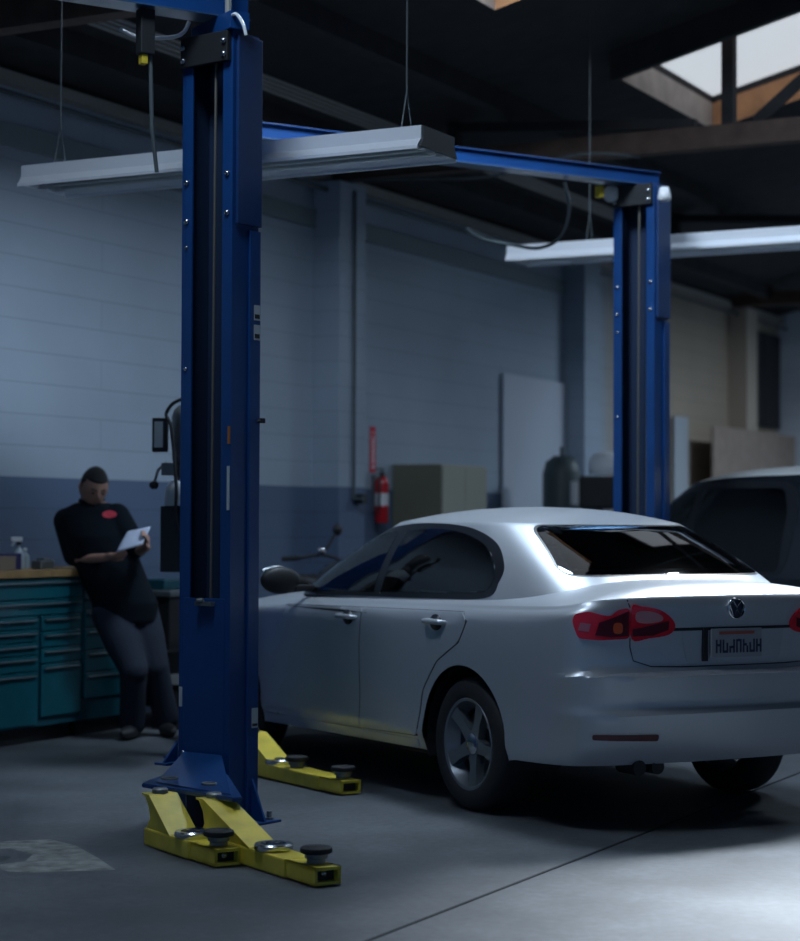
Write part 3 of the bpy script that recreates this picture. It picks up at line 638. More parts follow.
def bottle(t, p, h, r, m, label, capm, cat='bottle', trig=False):
    e = empty('spray_bottle' if trig else 'bottle', on_bench(t, p), random.random(), label, cat)
    bm = BM(); lathe(bm, [(r*.9, 0), (r, .01), (r, h*.55), (r*.85, h*.68), (r*.35, h*.8), (r*.35, h*.88)], 20); link('body', bm, m, e, True, 40)
    bm = BM(); lathe(bm, [(r*.42, h*.88), (r*.42, h), (r*.3, h*1.01)], 14); c = link('cap', bm, capm, e, True, 40)
    if trig:
        bm = BM(); box(bm, -.05, .02, -.012, .012, h*1.01, h*1.01+.03, .004); tube(bm, [(-.03, 0, h), (-.045, 0, h*.86)], .006, 6); link('trigger_head', bm, M['white'], c)
    return e
bottle(-1.30, .34, .17, .035, M['clear'], 'clear spray bottle with a white trigger on the bench beside the navy box', M['black'], trig=True)
bottle(-1.19, .30, .13, .03, M['clear'], 'small pale bottle on the bench between the spray bottle and the man', M['white'])
bottle(-1.12, .42, .06, .02, M['white'], 'tiny white capped bottle on the bench nearest the man', M['white'])
bottle(-1.92, .36, .085, .025, M['clear'], 'short pale jar on the bench left of the cardboard box', M['white'])
e = BM(); box(e, -.13, .13, -.10, .10, 0, .085, .004); box(e, -.132, .132, -.102, .102, .07, .088, .003); o = link('cardboard_box', e, M['cardboard']); o.location = on_bench(-1.70, .44); o.rotation_euler = (0, 0, WROT+.1)
tag(o, 'low open cardboard box on the left end of the bench', 'box')
e = BM(); box(e, -.10, .10, -.07, .07, 0, .10, .006); o = link('storage_box', e, M['navy']); o.location = on_bench(-1.46, .34); o.rotation_euler = (0, 0, WROT)
tag(o, 'dark navy box on the bench beside the spray bottle', 'box')
e = BM(); box(e, -.07, .07, -.04, .04, 0, .055, .01); box(e, -.03, .03, -.03, .03, .0551, .07, .005); o = link('tape_dispenser', e, M['greysteel']); o.location = on_bench(-1.20, .45); o.rotation_euler = (0, 0, WROT)
tag(o, 'small grey tin lying on the bench beside the small pale bottle', 'tin')
# low cart beyond the man
ct = empty('tool_cart', W(.28, .42), WROT, 'low dark tool cart against the wall right of the man', 'cart')
bm = BM(); box(bm, -.40, .40, -.25, .25, .12, .86, .01); link('body', bm, M['black'], ct)
bm = BM(); box(bm, -.42, .42, -.27, .27, .861, .90, .006); link('top_tray', bm, M['greysteel'], ct)
bm = BM(); box(bm, -.25, .05, -.1, .1, .901, .97, .01); link('tray_insert', bm, M['tealdark'], ct)
for x in (-.33, .33):
    for y in (-.18, .18):
        bm = BM(); lathe(bm, [(.06, -.02), (.06, .02)], 14, Matrix.Translation((x, y, .06)) @ Matrix.Rotation(PI/2, 4, 'X')); link('wheel', bm, M['rubber'], ct)
wbin = empty('waste_bin', (-1.50, 13.02, 0), .2, 'black round waste bin behind the man\'s legs', 'bin')
bm = BM(); lathe(bm, [(.13, 0), (.16, .5), (.165, .51), (.15, .51), (.12, .03)], 24, cap=False); bmesh.ops.holes_fill(bm, edges=bm.edges); link('bucket', bm, M['black'], wbin, True, 40)
bm = BM(); box(bm, -.05, .03, -.171, -.160, .30, .37); link('label_plate', bm, mat('dim_label', (.16, .17, .18), .7), wbin)

# ------------------------------------------------------------------ cars
def dense(ctrl, step):
    """open Catmull-Rom through 2-D control points, returns list of (param index, x, y) about `step` apart"""
    pts = []
    V = [Vector((a, b, 0)) for a, b in ctrl]
    for i in range(len(V)-1):
        p0 = V[i-1] if i > 0 else Vector((V[1].x, -V[1].y, 0)); p1, p2 = V[i], V[i+1]
        p3 = V[i+2] if i+2 < len(V) else Vector((V[-2].x, -V[-2].y, 0))
        n = max(1, round((p2-p1).length/step))
        for k in range(n):
            t = k/n; q = .5*((2*p1)+(p2-p0)*t+(2*p0-5*p1+4*p2-p3)*t*t+(3*p1-p0-3*p2+p3)*t**3)
            pts.append((i+t, q.x, q.y))
    pts.append((len(V)-1, V[-1].x, V[-1].y)); return pts
def eval_ctrl(ctrl, u):
    i = min(int(u), len(ctrl)-2); t = u-i; V = [Vector((a, b, 0)) for a, b in ctrl]
    p0 = V[i-1] if i > 0 else Vector((V[1].x, -V[1].y, 0)); p1, p2 = V[i], V[i+1]
    p3 = V[i+2] if i+2 < len(V) else Vector((V[-2].x, -V[-2].y, 0))
    return .5*((2*p1)+(p2-p0)*t+(2*p0-5*p1+4*p2-p3)*t*t+(3*p1-p0-3*p2+p3)*t**3)
class Car:
    def __init__(s, P): s.P = P; s.setup()
    def setup(s):
        P = s.P; d = dense(P['plan'], .028); s.n = len(d)
        s.pl = [Vector((x, y, 0)) for _, x, y in d]; s.nr = []; s.arc = [0]
        for i, p in enumerate(s.pl):
            a = s.pl[i-1] if i > 0 else Vector((s.pl[1].x, -s.pl[1].y, 0)); b = s.pl[i+1] if i+1 < s.n else Vector((s.pl[-2].x, -s.pl[-2].y, 0))
            t = (b-a).normalized(); s.nr.append(Vector((-t.y, t.x, 0)) if True else 0)
        # outline runs rear -> left side -> front: outward normal = left of travel direction (+y when moving +x)
        for a, b in zip(s.pl, s.pl[1:]): s.arc.append(s.arc[-1]+(b-a).length)
    def ring_at(s, a):
        """plan point and normal at arc length a (negative = right side)"""
        m = abs(a); i = 0
        lo, hi = 0, s.n-1
        while hi-lo > 1:
            mid = (lo+hi)//2
            if s.arc[mid] <= m: lo = mid
            else: hi = mid
        t = (m-s.arc[lo])/max(1e-9, s.arc[hi]-s.arc[lo]); t = min(max(t, 0), 1)
        p = s.pl[lo].lerp(s.pl[hi], t); n = s.nr[lo].lerp(s.nr[hi], t).normalized()
        if a < 0: p = Vector((p.x, -p.y, 0)); n = Vector((n.x, -n.y, 0))
        return p, n
    def s_of_x(s, x):
        for i in range(s.n-1):
            if s.pl[i].x <= x < s.pl[i+1].x and s.pl[i].y > .5*s.P['W']:
                return s.arc[i]+(x-s.pl[i].x)/(s.pl[i+1].x-s.pl[i].x)*(s.arc[i+1]-s.arc[i])
        return 0
    def off(s, p, n, z):
        """inward offset of the skin at plan point p and height z"""
        P = s.P; zs = sinterp(P['shoulder'], p.x); zb = interp(P['bottom'], p.x)
        h = (z-.2)/(zs-.2)
        side = sinterp(P['side'], h)
        if n.x < 0: end = interp(P['rear'], z)
        else: end = interp(P['front'], z)
        k = n.x*n.x
        return side*(1-k)+end*k
    def F(s, a, z, lift=0):
        p, n = s.ring_at(a); o = s.off(p, n, z)
        q = p-n*(o-lift); return Vector((q.x, q.y, z))
    def body(s):
        P = s.P; bm = BM(); hs = P['levels']; grid = []
        nb = len(hs)
        caps = [.012, .03, .06, .10, .16, .24, .34, .46, .6, .75, .9, 1]
        full = [(i, 1) for i in range(s.n)]+[(i, -1) for i in range(s.n-2, 0, -1)]
        for i, sg in full:
            p, n = s.pl[i], s.nr[i]; zs = sinterp(P['shoulder'], p.x); zb = interp(P['bottom'], p.x)
            col = []
            for h in hs:
                z = zb+h*(zs-zb); o = s.off(p, n, z); q = p-n*o; col.append(Vector((q.x, q.y*sg, z)))
            z = zs; e = col[-1]
            tx = min(max(e.x, P['spine'][0]), P['spine'][1]); c = Vector((tx, 0, 0))
            for k in caps:
                x = e.x+(c.x-e.x)*k; y = e.y*(1-k)
                zc = sinterp(P['deck'], x); zz = zs+(zc-zs)*(1-(1-k)**3.2)
                col.append(Vector((x, y, zz)))
            grid.append(col)
        m = len(grid[0]); R = P['archR']; arches = [(P['ax'], P['wr']), (P['wb'], P['wr'])]
        def arch_of(v):
            for ax, az in arches:
                if abs(v.y) > .55 and v.z < .9 and (v.x-ax)**2+(v.z-az)**2 < R*R: return ax, az
            return None
        ins = [[arch_of(v) if j < nb else None for j, v in enumerate(col)] for col in grid]
        V = {}
        def vert(i, j):
            if (i, j) not in V:
                v = grid[i][j].copy()
                if ins[i][j]:
                    ax, az = ins[i][j]; dx, dz = v.x-ax, v.z-az; r = math.hypot(dx, dz)
                    v.x = ax+dx/r*R; v.z = az+dz/r*R
                V[(i, j)] = bm.verts.new(v)
            return V[(i, j)]
        N = len(grid); mats = []
        for i in range(N):
            for j in range(m-1):
                i2 = (i+1) % N; q = [(i, j), (i2, j), (i2, j+1), (i, j+1)]
                if all(ins[a][b] for a, b in q): continue
                f = bm.faces.new([vert(*t) for t in q])
                c = f.calc_center_median(); nn = s.P['split_r']
                g = 0
                if c.x < P['bump_rx'] and c.z < P['bump_rz'] and j < nb-1: g = 1
                if c.x > P['bump_fx'] and c.z < P['bump_fz'] and j < nb-1: g = 2
                f.material_index = g
        bmesh.ops.remove_doubles(bm, verts=bm.verts, dist=.0004)
        bmesh.ops.recalc_face_normals(bm, faces=bm.faces)
        return bm
    def green(s):
        """greenhouse: rings between base outline and top outline, then the roof"""
        P = s.P; d = dense(P['gbase'], .03); us = [u for u, _, _ in d]
        rows = []
        NW = 22
        caps = [.03, .07, .12, .18, .26, .36, .48, .62, .8, 1]
        full = [(k, 1) for k in range(len(us))]+[(k, -1) for k in range(len(us)-2, 0, -1)]
        bm = BM(); grid = []
        for k, sg in full:
            b = eval_ctrl(P['gbase'], us[k]); t = eval_ctrl(P['gtop'], us[k])
            zb = P['gz'](b.x); zt = P['gzt'](t.x); col = []
            dirn = (b-t); L = dirn.length; dirn = dirn.normalized() if L > 1e-6 else Vector((0, 1, 0))
            for w_ in range(NW+1):
                w = w_/NW; q = b.lerp(t, w)+dirn*P['bulge']*math.sin(PI*w)*1.0; col.append(Vector((q.x, q.y*sg, zb+(zt-zb)*(w**.92))))
            e = col[-1]; c = Vector((min(max(e.x, P['rspine'][0]), P['rspine'][1]), 0, 0))
            for kk in caps:
                x = e.x+(c.x-e.x)*kk; y = e.y*(1-kk); zc = P['roofz'](x)
                col.append(Vector((x, y, e.z+(zc-e.z)*(1-(1-kk)**2.3))))
            grid.append(col)
        vv = [[bm.verts.new(v) for v in col] for col in grid]; N = len(vv)
        for i in range(N):
            for j in range(len(vv[0])-1): bm.faces.new([vv[i][j], vv[(i+1) % N][j], vv[(i+1) % N][j+1], vv[i][j+1]])
        bmesh.ops.remove_doubles(bm, verts=bm.verts, dist=.0004)
        bmesh.ops.recalc_face_normals(bm, faces=bm.faces)
        return bm
def grid_poly(poly, step):
    """triangulable flat patch of polygon cut by a grid; returns bmesh in xy"""
    bm = BM(); bm.faces.new([bm.verts.new((a, b, 0)) for a, b in poly])
    xs = [p[0] for p in poly]; ys = [p[1] for p in poly]
    for lo, hi, ax in ((min(xs), max(xs), 0), (min(ys), max(ys), 1)):
        k = math.ceil(lo/step+.01)*step
        while k < hi-.001:
            co = [0, 0, 0]; co[ax] = k; no = [0, 0, 0]; no[ax] = 1
            bmesh.ops.bisect_plane(bm, geom=bm.verts[:]+bm.edges[:]+bm.faces[:], plane_co=co, plane_no=no, dist=1e-6); k += step
    return bm
def solidify(bm, th, fn):
    """extrude patch inwards by fn direction per vertex (thickness th), closed"""
    r = bmesh.ops.extrude_face_region(bm, geom=bm.faces[:])
    vs = [g for g in r['geom'] if isinstance(g, bmesh.types.BMVert)]
    for v in vs: v.co += fn(v.co)*th
    bmesh.ops.recalc_face_normals(bm, faces=bm.faces)
def rounded(poly, r=.03, n=4):
    out = []; N = len(poly)
    for i in range(N):
        a, b, c = Vector(poly[i-1]).to_2d() if False else Vector((*poly[i-1], 0)), Vector((*poly[i], 0)), Vector((*poly[(i+1) % N], 0))
        d1 = min(r, (a-b).length*.45); d2 = min(r, (c-b).length*.45); p = b+(a-b).normalized()*d1; q = b+(c-b).normalized()*d2
        for k in range(n+1):
            t = k/n; v = p*(1-t)**2+b*2*t*(1-t)+q*t*t; out.append((v.x, v.y))
    return out
def curve_poly(pts, n=5):
    P = [Vector((*p, 0)) for p in pts]; N = len(P); out = []
    for i in range(N):
        p0, p1, p2, p3 = P[i-1], P[i], P[(i+1) % N], P[(i+2) % N]
        for k in range(n):
            t = k/n; q = .5*((2*p1)+(p2-p0)*t+(2*p0-5*p1+4*p2-p3)*t*t+(3*p1-p0-3*p2+p3)*t**3); out.append((q.x, q.y))
    return out
def offset_poly(poly, d):
    N = len(poly); ar = sum(poly[i][0]*poly[(i+1) % N][1]-poly[(i+1) % N][0]*poly[i][1] for i in range(N)); sg = 1 if ar > 0 else -1; out = []
    for i in range(N):
        a, b, c = Vector((*poly[i-1], 0)), Vector((*poly[i], 0)), Vector((*poly[(i+1) % N], 0))
        t = ((b-a).normalized()+(c-b).normalized()).normalized(); nrm = Vector((t.y, -t.x, 0))*sg
        q = b+nrm*d; out.append((q.x, q.y))
    return out
def body_patch(car, name, poly, m, parent, lift=.003, th=.006, step=.05, side=1, smooth=True):
    """poly in (arc, z)"""
    bm = grid_poly([(side*a, z) for a, z in poly], step)
    for v in bm.verts: v.co = car.F(v.co.x, v.co.y, lift)
    def inw(c): return Vector((0, -side, 0)) if abs(c.y) > .8 else (Vector((.1 if False else 0, 0, 0))-Vector((c.x-(-.2), c.y, 0))).normalized()
    bmesh.ops.triangulate(bm, faces=[f for f in bm.faces if len(f.verts) > 4])
    solidify(bm, th, inw)
    return link(name, bm, m, parent, smooth, 40)
def ray_patch(bvh, name, poly, axis, direc, m, parent, lift=.003, th=.005, step=.05, sgn=1):
    """poly in plane across axis; project along direc (+-1) on that axis"""
    bm = grid_poly(poly, step); bad = []
    D = Vector((0, 0, 0)); D[axis] = direc
    for v in bm.verts:
        a, b = v.co.x, v.co.y
        o = Vector((0, 0, 0))
        if axis == 1: o = Vector((a, -direc*3, b))
        else: o = Vector((-direc*6, a, b))
        hit = bvh.ray_cast(o, D)
        if hit[0] is None: bad.append(v); v.co = o; continue
        nn = hit[1]
        if nn.dot(D) > 0: nn = -nn
        v.co = hit[0]+nn*lift
    if bad: bmesh.ops.delete(bm, geom=bad, context='VERTS')
    bmesh.ops.triangulate(bm, faces=[f for f in bm.faces if len(f.verts) > 4])
    solidify(bm, th, lambda c: D)
    return link(name, bm, m, parent, True, 40)
def pip(p, poly):
    x, y = p; c = False; N = len(poly)
    for i in range(N):
        a, b = poly[i], poly[i-1]
        if (a[1] > y) != (b[1] > y) and x < (b[0]-a[0])*(y-a[1])/(b[1]-a[1])+a[0]: c = not c
    return c
def wheel(parent, x, y, r, w, rim_r, side, spokes=5):
    """side=+1 left. axle along y"""
    R = Matrix.Translation((x, y, r)) @ Matrix.Rotation(-PI/2*side, 4, 'X')   # local +z -> outboard
    bm = BM(); h = w/2
    lathe(bm, [(rim_r-.01, -h*.9), (rim_r+.02, -h), (r-.03, -h), (r-.008, -h*.82), (r, -h*.6), (r, h*.6), (r-.008, h*.82), (r-.03, h), (rim_r+.02, h), (rim_r-.005, h*.92), (rim_r-.012, h*.8)], 48, R, cap=False)
    ty = link('wheel', bm, M['rubber'], parent, True, 50)
    bm = BM(); lathe(bm, [(rim_r-.011, -h*.88), (rim_r-.04, -h*.5), (rim_r-.045, h*.35), (rim_r-.02, h*.72), (rim_r, h*.90), (rim_r-.006, h*.96), (rim_r-.018, h*.92), (rim_r-.03, h*.70), (rim_r-.05, h*.30)], 48, R, cap=False)
    for k in range(spokes):
        a = 2*PI*k/spokes+PI/2+.15; 
        for da in (-.0,):
            vs = []
            for rr, hw, z0, z1 in ((.03, .036, h*.30, h*.66), (rim_r*.55, .026, h*.35, h*.76), (rim_r-.02, .038, h*.45, h*.86)):
                for sx in (-1, 1):
                    for z in (z0, z1):
                        q = Vector((rr*math.cos(a)-sx*hw*math.sin(a), rr*math.sin(a)+sx*hw*math.cos(a), z)); vs.append(bm.verts.new(R @ q))
            for s0 in (0, 4):
                A = vs[s0:s0+4]; B = vs[s0+4:s0+8]
                for (p, q) in ((0, 1), (1, 3), (3, 2), (2, 0)): bm.faces.new([A[p], A[q], B[q], B[p]])
    bmesh.ops.recalc_face_normals(bm, faces=bm.faces)
    rm = link('rim', bm, M['alloy'], ty, True, 35)
    bm = BM(); lathe(bm, [(.05, h*.3), (.05, h*.72), (.035, h*.80), (.012, h*.81)], 24, R); link('hub_cap', bm, M['steel'], rm, True, 40)
    bm = BM(); lathe(bm, [(rim_r*.72, -.02), (rim_r*.72, h*.1)], 32, R); link('brake_disc', bm, M['greysteel'], ty, True, 40)
    return ty
def build_car(P, loc, rz, label, paint, name='sedan', detail=True):
    c = Car(P); e = empty(name, loc, rz, label, 'car')
    bm = c.body(); bvh_b = BVHTree.FromBMesh(bm)
    parts = []
    for g, nm in ((0, 'body'), (1, 'rear_bumper'), (2, 'front_bumper')):
        b2 = bm.copy(); bmesh.ops.delete(b2, geom=[f for f in b2.faces if f.material_index != g], context='FACES')
        for f in b2.faces: f.material_index = 0
        parts.append(link(nm, b2, paint, e, True, 38))
    bm.free(); body = parts[0]
    g = c.green(); bvh = BVHTree.FromBMesh(g)
    SWd = P['side_windows']; RW = P['rear_window']; FW = P['front_window']
    cut = P['cut']
    dele = []
    for f in g.faces:
        q = f.calc_center_median()
        if pip((q.x, q.z), offset_poly(cut, -.02)) and abs(q.y) > .45: dele.append(f)
        elif q.x < P['rw_x'] and pip((q.y, q.z), offset_poly(RW, -.02)): dele.append(f)
        elif q.x > P['fw_x'] and pip((q.y, q.z), offset_poly(FW, -.02)): dele.append(f)
    bmesh.ops.delete(g, geom=dele, context='FACES')
    roof = link('roof_shell', g, paint, body, True, 50)
    # black frames then panes
    for sd in (1, -1):
        outer = offset_poly(cut, .012); frame = ray_patch(bvh, 'window_frame', outer, 1, -sd, M['trimblack'], e, .002, .004, .06)
        # cut the window holes out of the frame
        b2 = BM(); b2.from_mesh(frame.data); dl = []
        b2.free()
        bpy.data.objects.remove(frame)
        bm = grid_poly(outer, .012); dl = [f for f in bm.faces if any(pip((f.calc_center_median().x, f.calc_center_median().y), offset_poly(w, -.008)) for w in SWd)]
        bmesh.ops.delete(bm, geom=dl, context='FACES')
        D = Vector((0, -sd, 0)); 
        for v in list(bm.verts):
            hit = bvh.ray_cast(Vector((v.co.x, sd*3, v.co.y)), D)
            if hit[0] is None: bm.verts.remove(v); continue
            nn = hit[1]; nn = -nn if nn.dot(D) > 0 else nn
            v.co = hit[0]+nn*.002
        bmesh.ops.triangulate(bm, faces=[f for f in bm.faces if len(f.verts) > 4])
        solidify(bm, .004, lambda q: D); link('window_frame', bm, M['trimblack'], e, True, 40)
        for w in SWd: ray_patch(bvh, 'side_window', w, 1, -sd, M['glass'], e, .0035, .004, .06)
    ray_patch(bvh, 'rear_window', RW, 0, 1, M['glassrear'], e, .003, .004, .06)
    for poly_, dr, nm in ((RW, 1, 'rear_window_seal'), (FW, -1, 'windshield_seal')):
        bm = grid_poly(offset_poly(poly_, .008), .012)
        bmesh.ops.delete(bm, geom=[f for f in bm.faces if pip(f.calc_center_median()[:2], offset_poly(poly_, -.028))], context='FACES')
        D = Vector((dr, 0, 0))
        for v in list(bm.verts):
            hit = bvh.ray_cast(Vector((-dr*6, v.co.x, v.co.y)), D)
            if hit[0] is None: bm.verts.remove(v); continue
            nn = hit[1]; nn = -nn if nn.dot(D) > 0 else nn; v.co = hit[0]+nn*.0012
        bmesh.ops.triangulate(bm, faces=[f for f in bm.faces if len(f.verts) > 4]); solidify(bm, .003, lambda q: D); link(nm, bm, M['trimblack'], e, True, 40)
    ray_patch(bvh, 'windshield', FW, 0, -1, M['glass'], e, .003, .004, .06)
    # floor pan, wheel housings, cabin
    L0, L1 = P['plan'][0][0], P['plan'][-1][0]; W = P['W']
    bm = BM(); box(bm, L0+.22, -.40, -W+.30, W-.30, .34, .50); box(bm, .40, P['wb']-.4, -W+.1, W-.1, .22, .40); box(bm, P['wb']+.4, L1-.14, -W+.25, W-.25, .24, .5); box(bm, P['ax']-.375, P['ax']+.375, -.558, .558, .3, .62); box(bm, P['wb']-.375, P['wb']+.375, -.558, .558, .3, .62)
    link('underbody', bm, M['black'], e)
    R = P['archR']
    for ax in (P['ax'], P['wb']):
        for sd in (1, -1):
            bm = BM(); A = []; B = []
            for k in range(25):
                a = -.25+(PI+.5)*k/24; A.append(bm.verts.new((ax+(R-.001)*math.cos(a), sd*(W-.035), P['wr']+(R-.001)*math.sin(a)))); B.append(bm.verts.new((ax+(R-.001)*math.cos(a), sd*.56, P['wr']+(R-.001)*math.sin(a))))
            for k in range(24): bm.faces.new([A[k], A[k+1], B[k+1], B[k]])
            bm.faces.new(B); link('wheel_housing', bm, M['black'], e)
            wheel(e, ax, sd*(W-.135), P['wr'], .205, P['rim'], sd)
    if detail:
        bm = BM()
        for x, y in ((1.25, .38), (1.25, -.38)):
            box(bm, x-.3, x+.25, y-.25, y+.25, .45, .62, .05); 
            box(bm, -.09, .09, y-.24, y+.24, 0, .60, .05, mtx=Matrix.Translation((x-.33, 0, .58)) @ Matrix.Rotation(-.28, 4, 'Y')) ; box(bm, x-.60, x-.50, y-.13, y+.13, 1.13, 1.29, .03)
        box(bm, -.05, .75, -.62, .62, .42, .60, .05); box(bm, -.09, .09, -.62, .62, 0, .50, .05, mtx=Matrix.Translation((.0, 0, .56)) @ Matrix.Rotation(-.4, 4, 'Y'))
        for y in (.36, -.36): box(bm, -.28, -.20, y-.12, y+.12, 1.06, 1.19, .03)
        link('seats', bm, M['interior'], e)
        bm = BM(); box(bm, 1.72, 2.05, -.68, .68, .75, .99, .05); link('dashboard', bm, M['interior'], e)
        bm = BM(); pts = [(1.62-.06*math.sin(a), .38+.18*math.cos(a), .92+.17*math.sin(a)) for a in [2*PI*i/24 for i in range(25)]]; tube(bm, pts, .014, 8, caps=False); link('steering_wheel', bm, M['black'], e)
    return e, c, body, bvh_b, bvh

PS = dict(ax=-.07, W=.885, wb=2.53, wr=.318, rim=.222, archR=.375,
    plan=[(-1.075, 0), (-1.065, .30), (-1.03, .56), (-.96, .72), (-.84, .815), (-.64, .862), (-.35, .878), (0, .885), (.7, .885), (1.4, .885), (2.1, .885), (2.6, .882), (3.0, .85), (3.27, .76), (3.42, .60), (3.50, .36), (3.53, 0)],
    shoulder=[(-1.08, 1.045), (-.95, 1.025), (-.8, 1.0), (-.5, .985), (0, .975), (1, .955), (1.9, .93), (2.4, .90), (3.0, .82), (3.3, .74), (3.53, .66)],
    bottom=[(-1.08, .30), (-.5, .29), (-.3, .26), (.3, .255), (2.3, .225), (2.9, .22), (3.53, .2)],
    side=[(-.1, .06), (0, .045), (.12, .022), (.18, .004), (.3, .008), (.55, .003), (.72, .002), (.84, .007), (.92, .014), (.955, .026), (1.0, .070), (1.1, .075)],
    rear=[(.2, .15), (.30, .085), (.36, .052), (.44, .024), (.50, .006), (.527, .0), (.545, .022), (.56, .028), (.66, .010), (.695, .004), (.705, .055), (.73, .068), (.78, .072), (.9, .066), (.98, .060), (1.02, .068), (1.05, .085)],
    front=[(.2, .10), (.3, .03), (.45, 0), (.55, .01), (.66, .06), (.75, .1)],
    levels=[0, .04, .09, .13, .18, .24, .30, .325, .345, .38, .42, .46, .5, .525, .54, .553, .58, .62, .66, .70, .74, .78, .82, .86, .90, .93, .955, .975, .99, 1],
    deck=[(-1.1, 1.065), (-.98, 1.085), (-.85, 1.095), (-.5, 1.115), (0, 1.10), (1, 1.08), (1.9, 1.03), (2.2, .99), (2.7, .94), (3.2, .84), (3.5, .68)],
    spine=(-.80, 3.0), split_r=0, bump_rx=-.40, bump_rz=.699, bump_fx=2.98, bump_fz=.60,
    gbase=[(-.78, 0), (-.765, .30), (-.71, .52), (-.56, .67), (-.32, .745), (0, .775), (.8, .785), (1.5, .78), (1.86, .755), (2.06, .60), (2.18, .32), (2.22, 0)],
    gtop=[(-.08, 0), (-.07, .22), (-.035, .40), (.06, .50), (.18, .555), (.36, .578), (.75, .590), (1.02, .575), (1.15, .53), (1.22, .42), (1.27, .22), (1.29, 0)],
    gz=lambda x: .965+.05*max(0, min(1, (-x+.1)/.7)), gzt=lambda x: 1.368, bulge=.028, rspine=(.25, 1.0), roofz=lambda x: 1.452-.05*((x-.62)/.7)**2,
    cut=curve_poly([(1.98, .975), (1.70, 1.15), (1.34, 1.29), (1.04, 1.338), (.68, 1.352), (.32, 1.330), (.05, 1.262), (-.11, 1.16), (-.135, 1.085), (-.08, 1.02), (.4, 1.002), (1.1, .99), (1.6, .98)], 6),
    side_windows=[curve_poly([(1.90, .990), (1.66, 1.140), (1.31, 1.275), (1.10, 1.318), (1.03, 1.318), (1.01, 1.28), (1.0, 1.03), (1.02, 1.002), (1.4, .993)], 4),
                  curve_poly([(.88, 1.325), (.62, 1.335), (.34, 1.312), (.09, 1.25), (-.07, 1.15), (-.10, 1.088), (-.045, 1.035), (.3, 1.017), (.88, 1.008), (.92, 1.03), (.92, 1.30)], 4)],
    rear_window=rounded([(-.58, 1.128), (.58, 1.128), (.46, 1.352), (-.46, 1.352)], .05, 5), front_window=rounded([(-.66, 1.06), (.66, 1.06), (.47, 1.34), (-.47, 1.34)], .05, 5), rw_x=.2, fw_x=1.1)
CAR_LOC = (1.03, 9.8, 0); CAR_RZ = PI/2+.51
sed, cs, body, bvb, bvg = build_car(PS, CAR_LOC, CAR_RZ, 'silver sedan parked with its rear towards the right, wheels on the floor', M['silver'])
rear_b = [o for o in sed.children if o.name.startswith('rear_bumper')][0]
sx = cs.s_of_x
